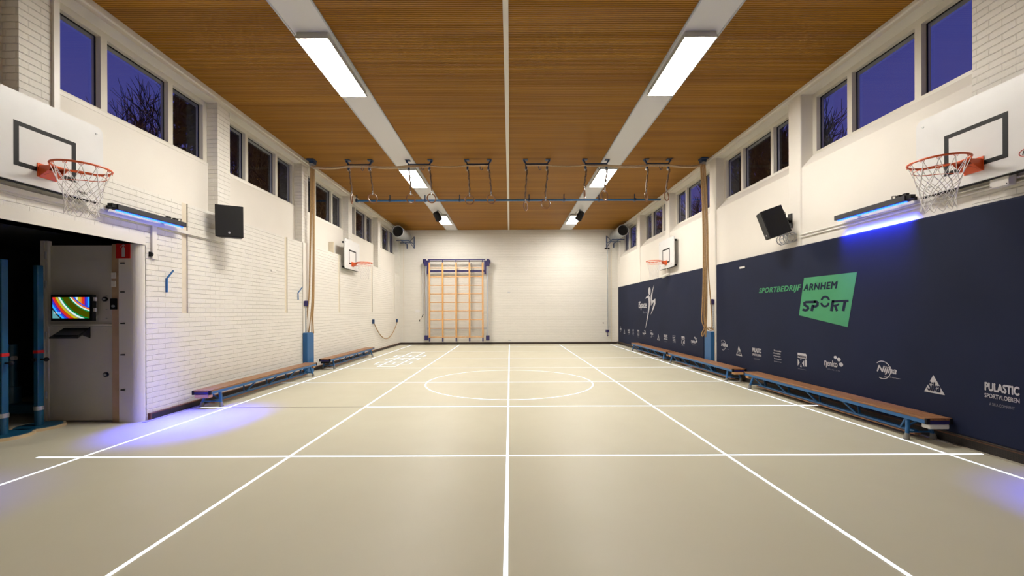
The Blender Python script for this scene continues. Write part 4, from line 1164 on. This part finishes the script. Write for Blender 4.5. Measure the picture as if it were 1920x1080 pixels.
t = thing('net_stand', 'short dark blue stand with pale wheels standing behind the tall posts', 'stand', (x, 5.9, 0))
MB().cyl((x, 5.9, .42), (x, 5.9, 1.05), .05, 14).cyl((x, 5.9, .2), (x, 5.9, .44), .085, 16).build('post', m_postblue, t, smooth=True)
MB().box(x - .5, x + .75, 5.8, 6.0, .06, .2).build('foot_beam', m_postblue, t, bevel=.02)
MB().box(x - .5, x - .4, 5.78, 6.02, .0, .06).box(x + .65, x + .75, 5.78, 6.02, .0, .06).build('rubber_foot', m_black, t)
for dx, z in ((-.02, 1.1), (.12, .86)): MB().cyl((x + dx, 5.84, z), (x + dx, 5.80, z), .032, 12).build('knob', m_print, t)
MB().cyl((x + .05, 5.84, .86), (x + .12, 5.84, .86), .012, 6).cyl((x - .02, 5.86, 1.04), (x - .02, 5.84, 1.1), .012, 6).build('knob_arm', m_steel, t)

# ------------------------------------------------------------------ outside
struct(MB().box(-60, -8.9, -10, 60, -.3, -.1).box(5.4, 60, -10, 60, -.3, -.1).box(-8.9, 5.4, 19.2, 60, -.3, -.1).build('ground', m_ground))
def tree(x, y, h, seed, dens, label, wind=(0, 0), spread=.9):
    rnd = random.Random(seed); mb = MB()
    def grow(p, d, L, r, lev):
        k = 4 if lev < 3 else 2; pts = [p]; q = p.copy(); dd = d.copy()
        for i in range(k):
            dd = (dd + Vector((rnd.uniform(-1, 1) * .18 + wind[0] * .08, rnd.uniform(-1, 1) * .18 + wind[1] * .08, rnd.uniform(-.05, .12)))).normalized()
            q = q + dd * (L / k); pts.append(q.copy())
        r1 = r * .62
        mb.tube(pts, r, 6 if lev < 2 else 3, rs=[r + (r1 - r) * i / k for i in range(k + 1)])
        if lev >= dens[1]: return
        nb = dens[0] if lev else dens[0] + 2
        for i in range(nb):
            t_ = rnd.uniform(.35, 1) if lev else rnd.uniform(.45, 1)
            j = min(int(t_ * k), k - 1); o = pts[j].lerp(pts[j + 1], t_ * k - j)
            a = rnd.uniform(0, 2 * pi); side = dd.orthogonal().normalized(); side = Matrix.Rotation(a, 3, dd) @ side
            nd = (dd * rnd.uniform(.5, 1.1) + side * spread + Vector((0, 0, .25))).normalized()
            grow(o, nd, L * rnd.uniform(.55, .78), max(.013, r1 * rnd.uniform(.55, .85)), lev + 1)
    grow(Vector((x, y, -.1)), Vector((0, 0, 1)), h * .42, h * .024, 0)
    tag(mb.build('tree', m_bark), label, 'tree', 'bare trees outside the windows')
tree(12.0, 18.3, 11.4, 3, (4, 6), 'bare wind-bent tree in the nearest right window', (-.3, -.6), .5)
tree(14.5, 26, 10.8, 8, (4, 6), 'bare tree seen through the second window on the right')
tree(15.5, 31, 11.6, 12, (4, 6), 'bare tree seen through the third window on the right')
tree(14, 35, 12.5, 21, (4, 5), 'bare tree seen through the farther right windows')
tree(16.5, 42, 13, 26, (4, 5), 'bare tree seen through the farthest right window')
tree(-13.5, 21.6, 12.8, 31, (4, 6), 'dark dense tree at the right edge of the nearest left window', (0, 0), .5)
tree(-12.5, 24, 14.5, 52, (5, 5), 'tall dark tree filling the second left window')
tree(-12, 36, 18, 77, (5, 5), 'tall dark tree in the farthest left windows')
# evergreen hedge of dark conifers beyond the left windows
def conifer(x, y, h, r, seed, label):
    rnd = random.Random(seed); mb = MB(); mb.cyl((x, y, -.1), (x, y, h * .9), .12, 8, .03)
    for i in range(1500):
        q = rnd.random() ** .8; z = .6 + q * (h - .6); a = rnd.uniform(0, 2 * pi); rr = r * (1 - q) ** .55 * rnd.uniform(.5, 1.08)
        c = Vector((x + rr * cos(a), y + rr * sin(a), z)); s = rnd.uniform(.12, .35)
        d1 = Vector((rnd.uniform(-1, 1), rnd.uniform(-1, 1), rnd.uniform(-.6, 1))).normalized() * s; d2 = d1.orthogonal().normalized() * s * .45
        mb.poly([c - d1, c + d2, c + d1, c - d2])
    tag(mb.build('conifer', m_bark), label, 'tree', 'dark conifers outside the left windows')
for i, (x, y, h, r, l) in enumerate(((-15.2, 19.2, 12.6, 1.7, 'dark conifer behind the bare tree in the nearest left window'), (-15.2, 25.5, 12.8, 2.4, 'dark conifer in the second left window'), (-15, 30, 15.4, 2.7, 'dark conifer between the second and third left windows'),
                                    (-15, 35.5, 17, 3.0, 'dark conifer in the third left window'), (-14.5, 41.5, 19.5, 3.2, 'dark conifer in the fourth left window'), (-14, 48, 22, 3.4, 'farthest dark conifer beyond the left windows'))):
    conifer(x, y, h, r, i, l)

# ------------------------------------------------------------------ sky, render settings
w = bpy.data.worlds.new('dusk'); bpy.context.scene.world = w; w.use_nodes = True
n = w.node_tree; n.nodes.clear()
out = N(n, 'ShaderNodeOutputWorld'); bg = N(n, 'ShaderNodeBackground'); tc = N(n, 'ShaderNodeTexCoord')
sp_ = N(n, 'ShaderNodeSeparateXYZ'); n.links.new(tc.outputs['Generated'], sp_.inputs[0])
rp = N(n, 'ShaderNodeValToRGB'); e = rp.color_ramp.elements
e[0].position = 0.0; e[0].color = (.072, .068, .25, 1); e[1].position = .75; e[1].color = (.026, .036, .20, 1)
nz = N(n, 'ShaderNodeTexNoise'); nz.inputs['Scale'].default_value = 3; nz.inputs['Detail'].default_value = 3; n.links.new(tc.outputs['Generated'], nz.inputs['Vector'])
ma = N(n, 'ShaderNodeMath', operation='MULTIPLY_ADD'); ma.inputs[1].default_value = .25; n.links.new(nz.outputs['Fac'], ma.inputs[0]); n.links.new(sp_.outputs[2], ma.inputs[2])
mb_ = N(n, 'ShaderNodeMath', operation='SUBTRACT'); mb_.inputs[1].default_value = .12; n.links.new(ma.outputs[0], mb_.inputs[0])
n.links.new(mb_.outputs[0], rp.inputs[0]); n.links.new(rp.outputs[0], bg.inputs[0]); bg.inputs[1].default_value = 1.0
n.links.new(bg.outputs[0], out.inputs[0])

sc = bpy.context.scene
sc.view_settings.view_transform = 'Standard'; sc.view_settings.look = 'None'; sc.view_settings.gamma = 1
sc.view_settings.use_curve_mapping = False
sc.view_settings.exposure = 0.17
sc.cycles.use_denoising = True
sc.cycles.max_bounces = 10; sc.cycles.diffuse_bounces = 6; sc.cycles.glossy_bounces = 4; sc.cycles.transparent_max_bounces = 8
sc.cycles.sample_clamp_indirect = 8
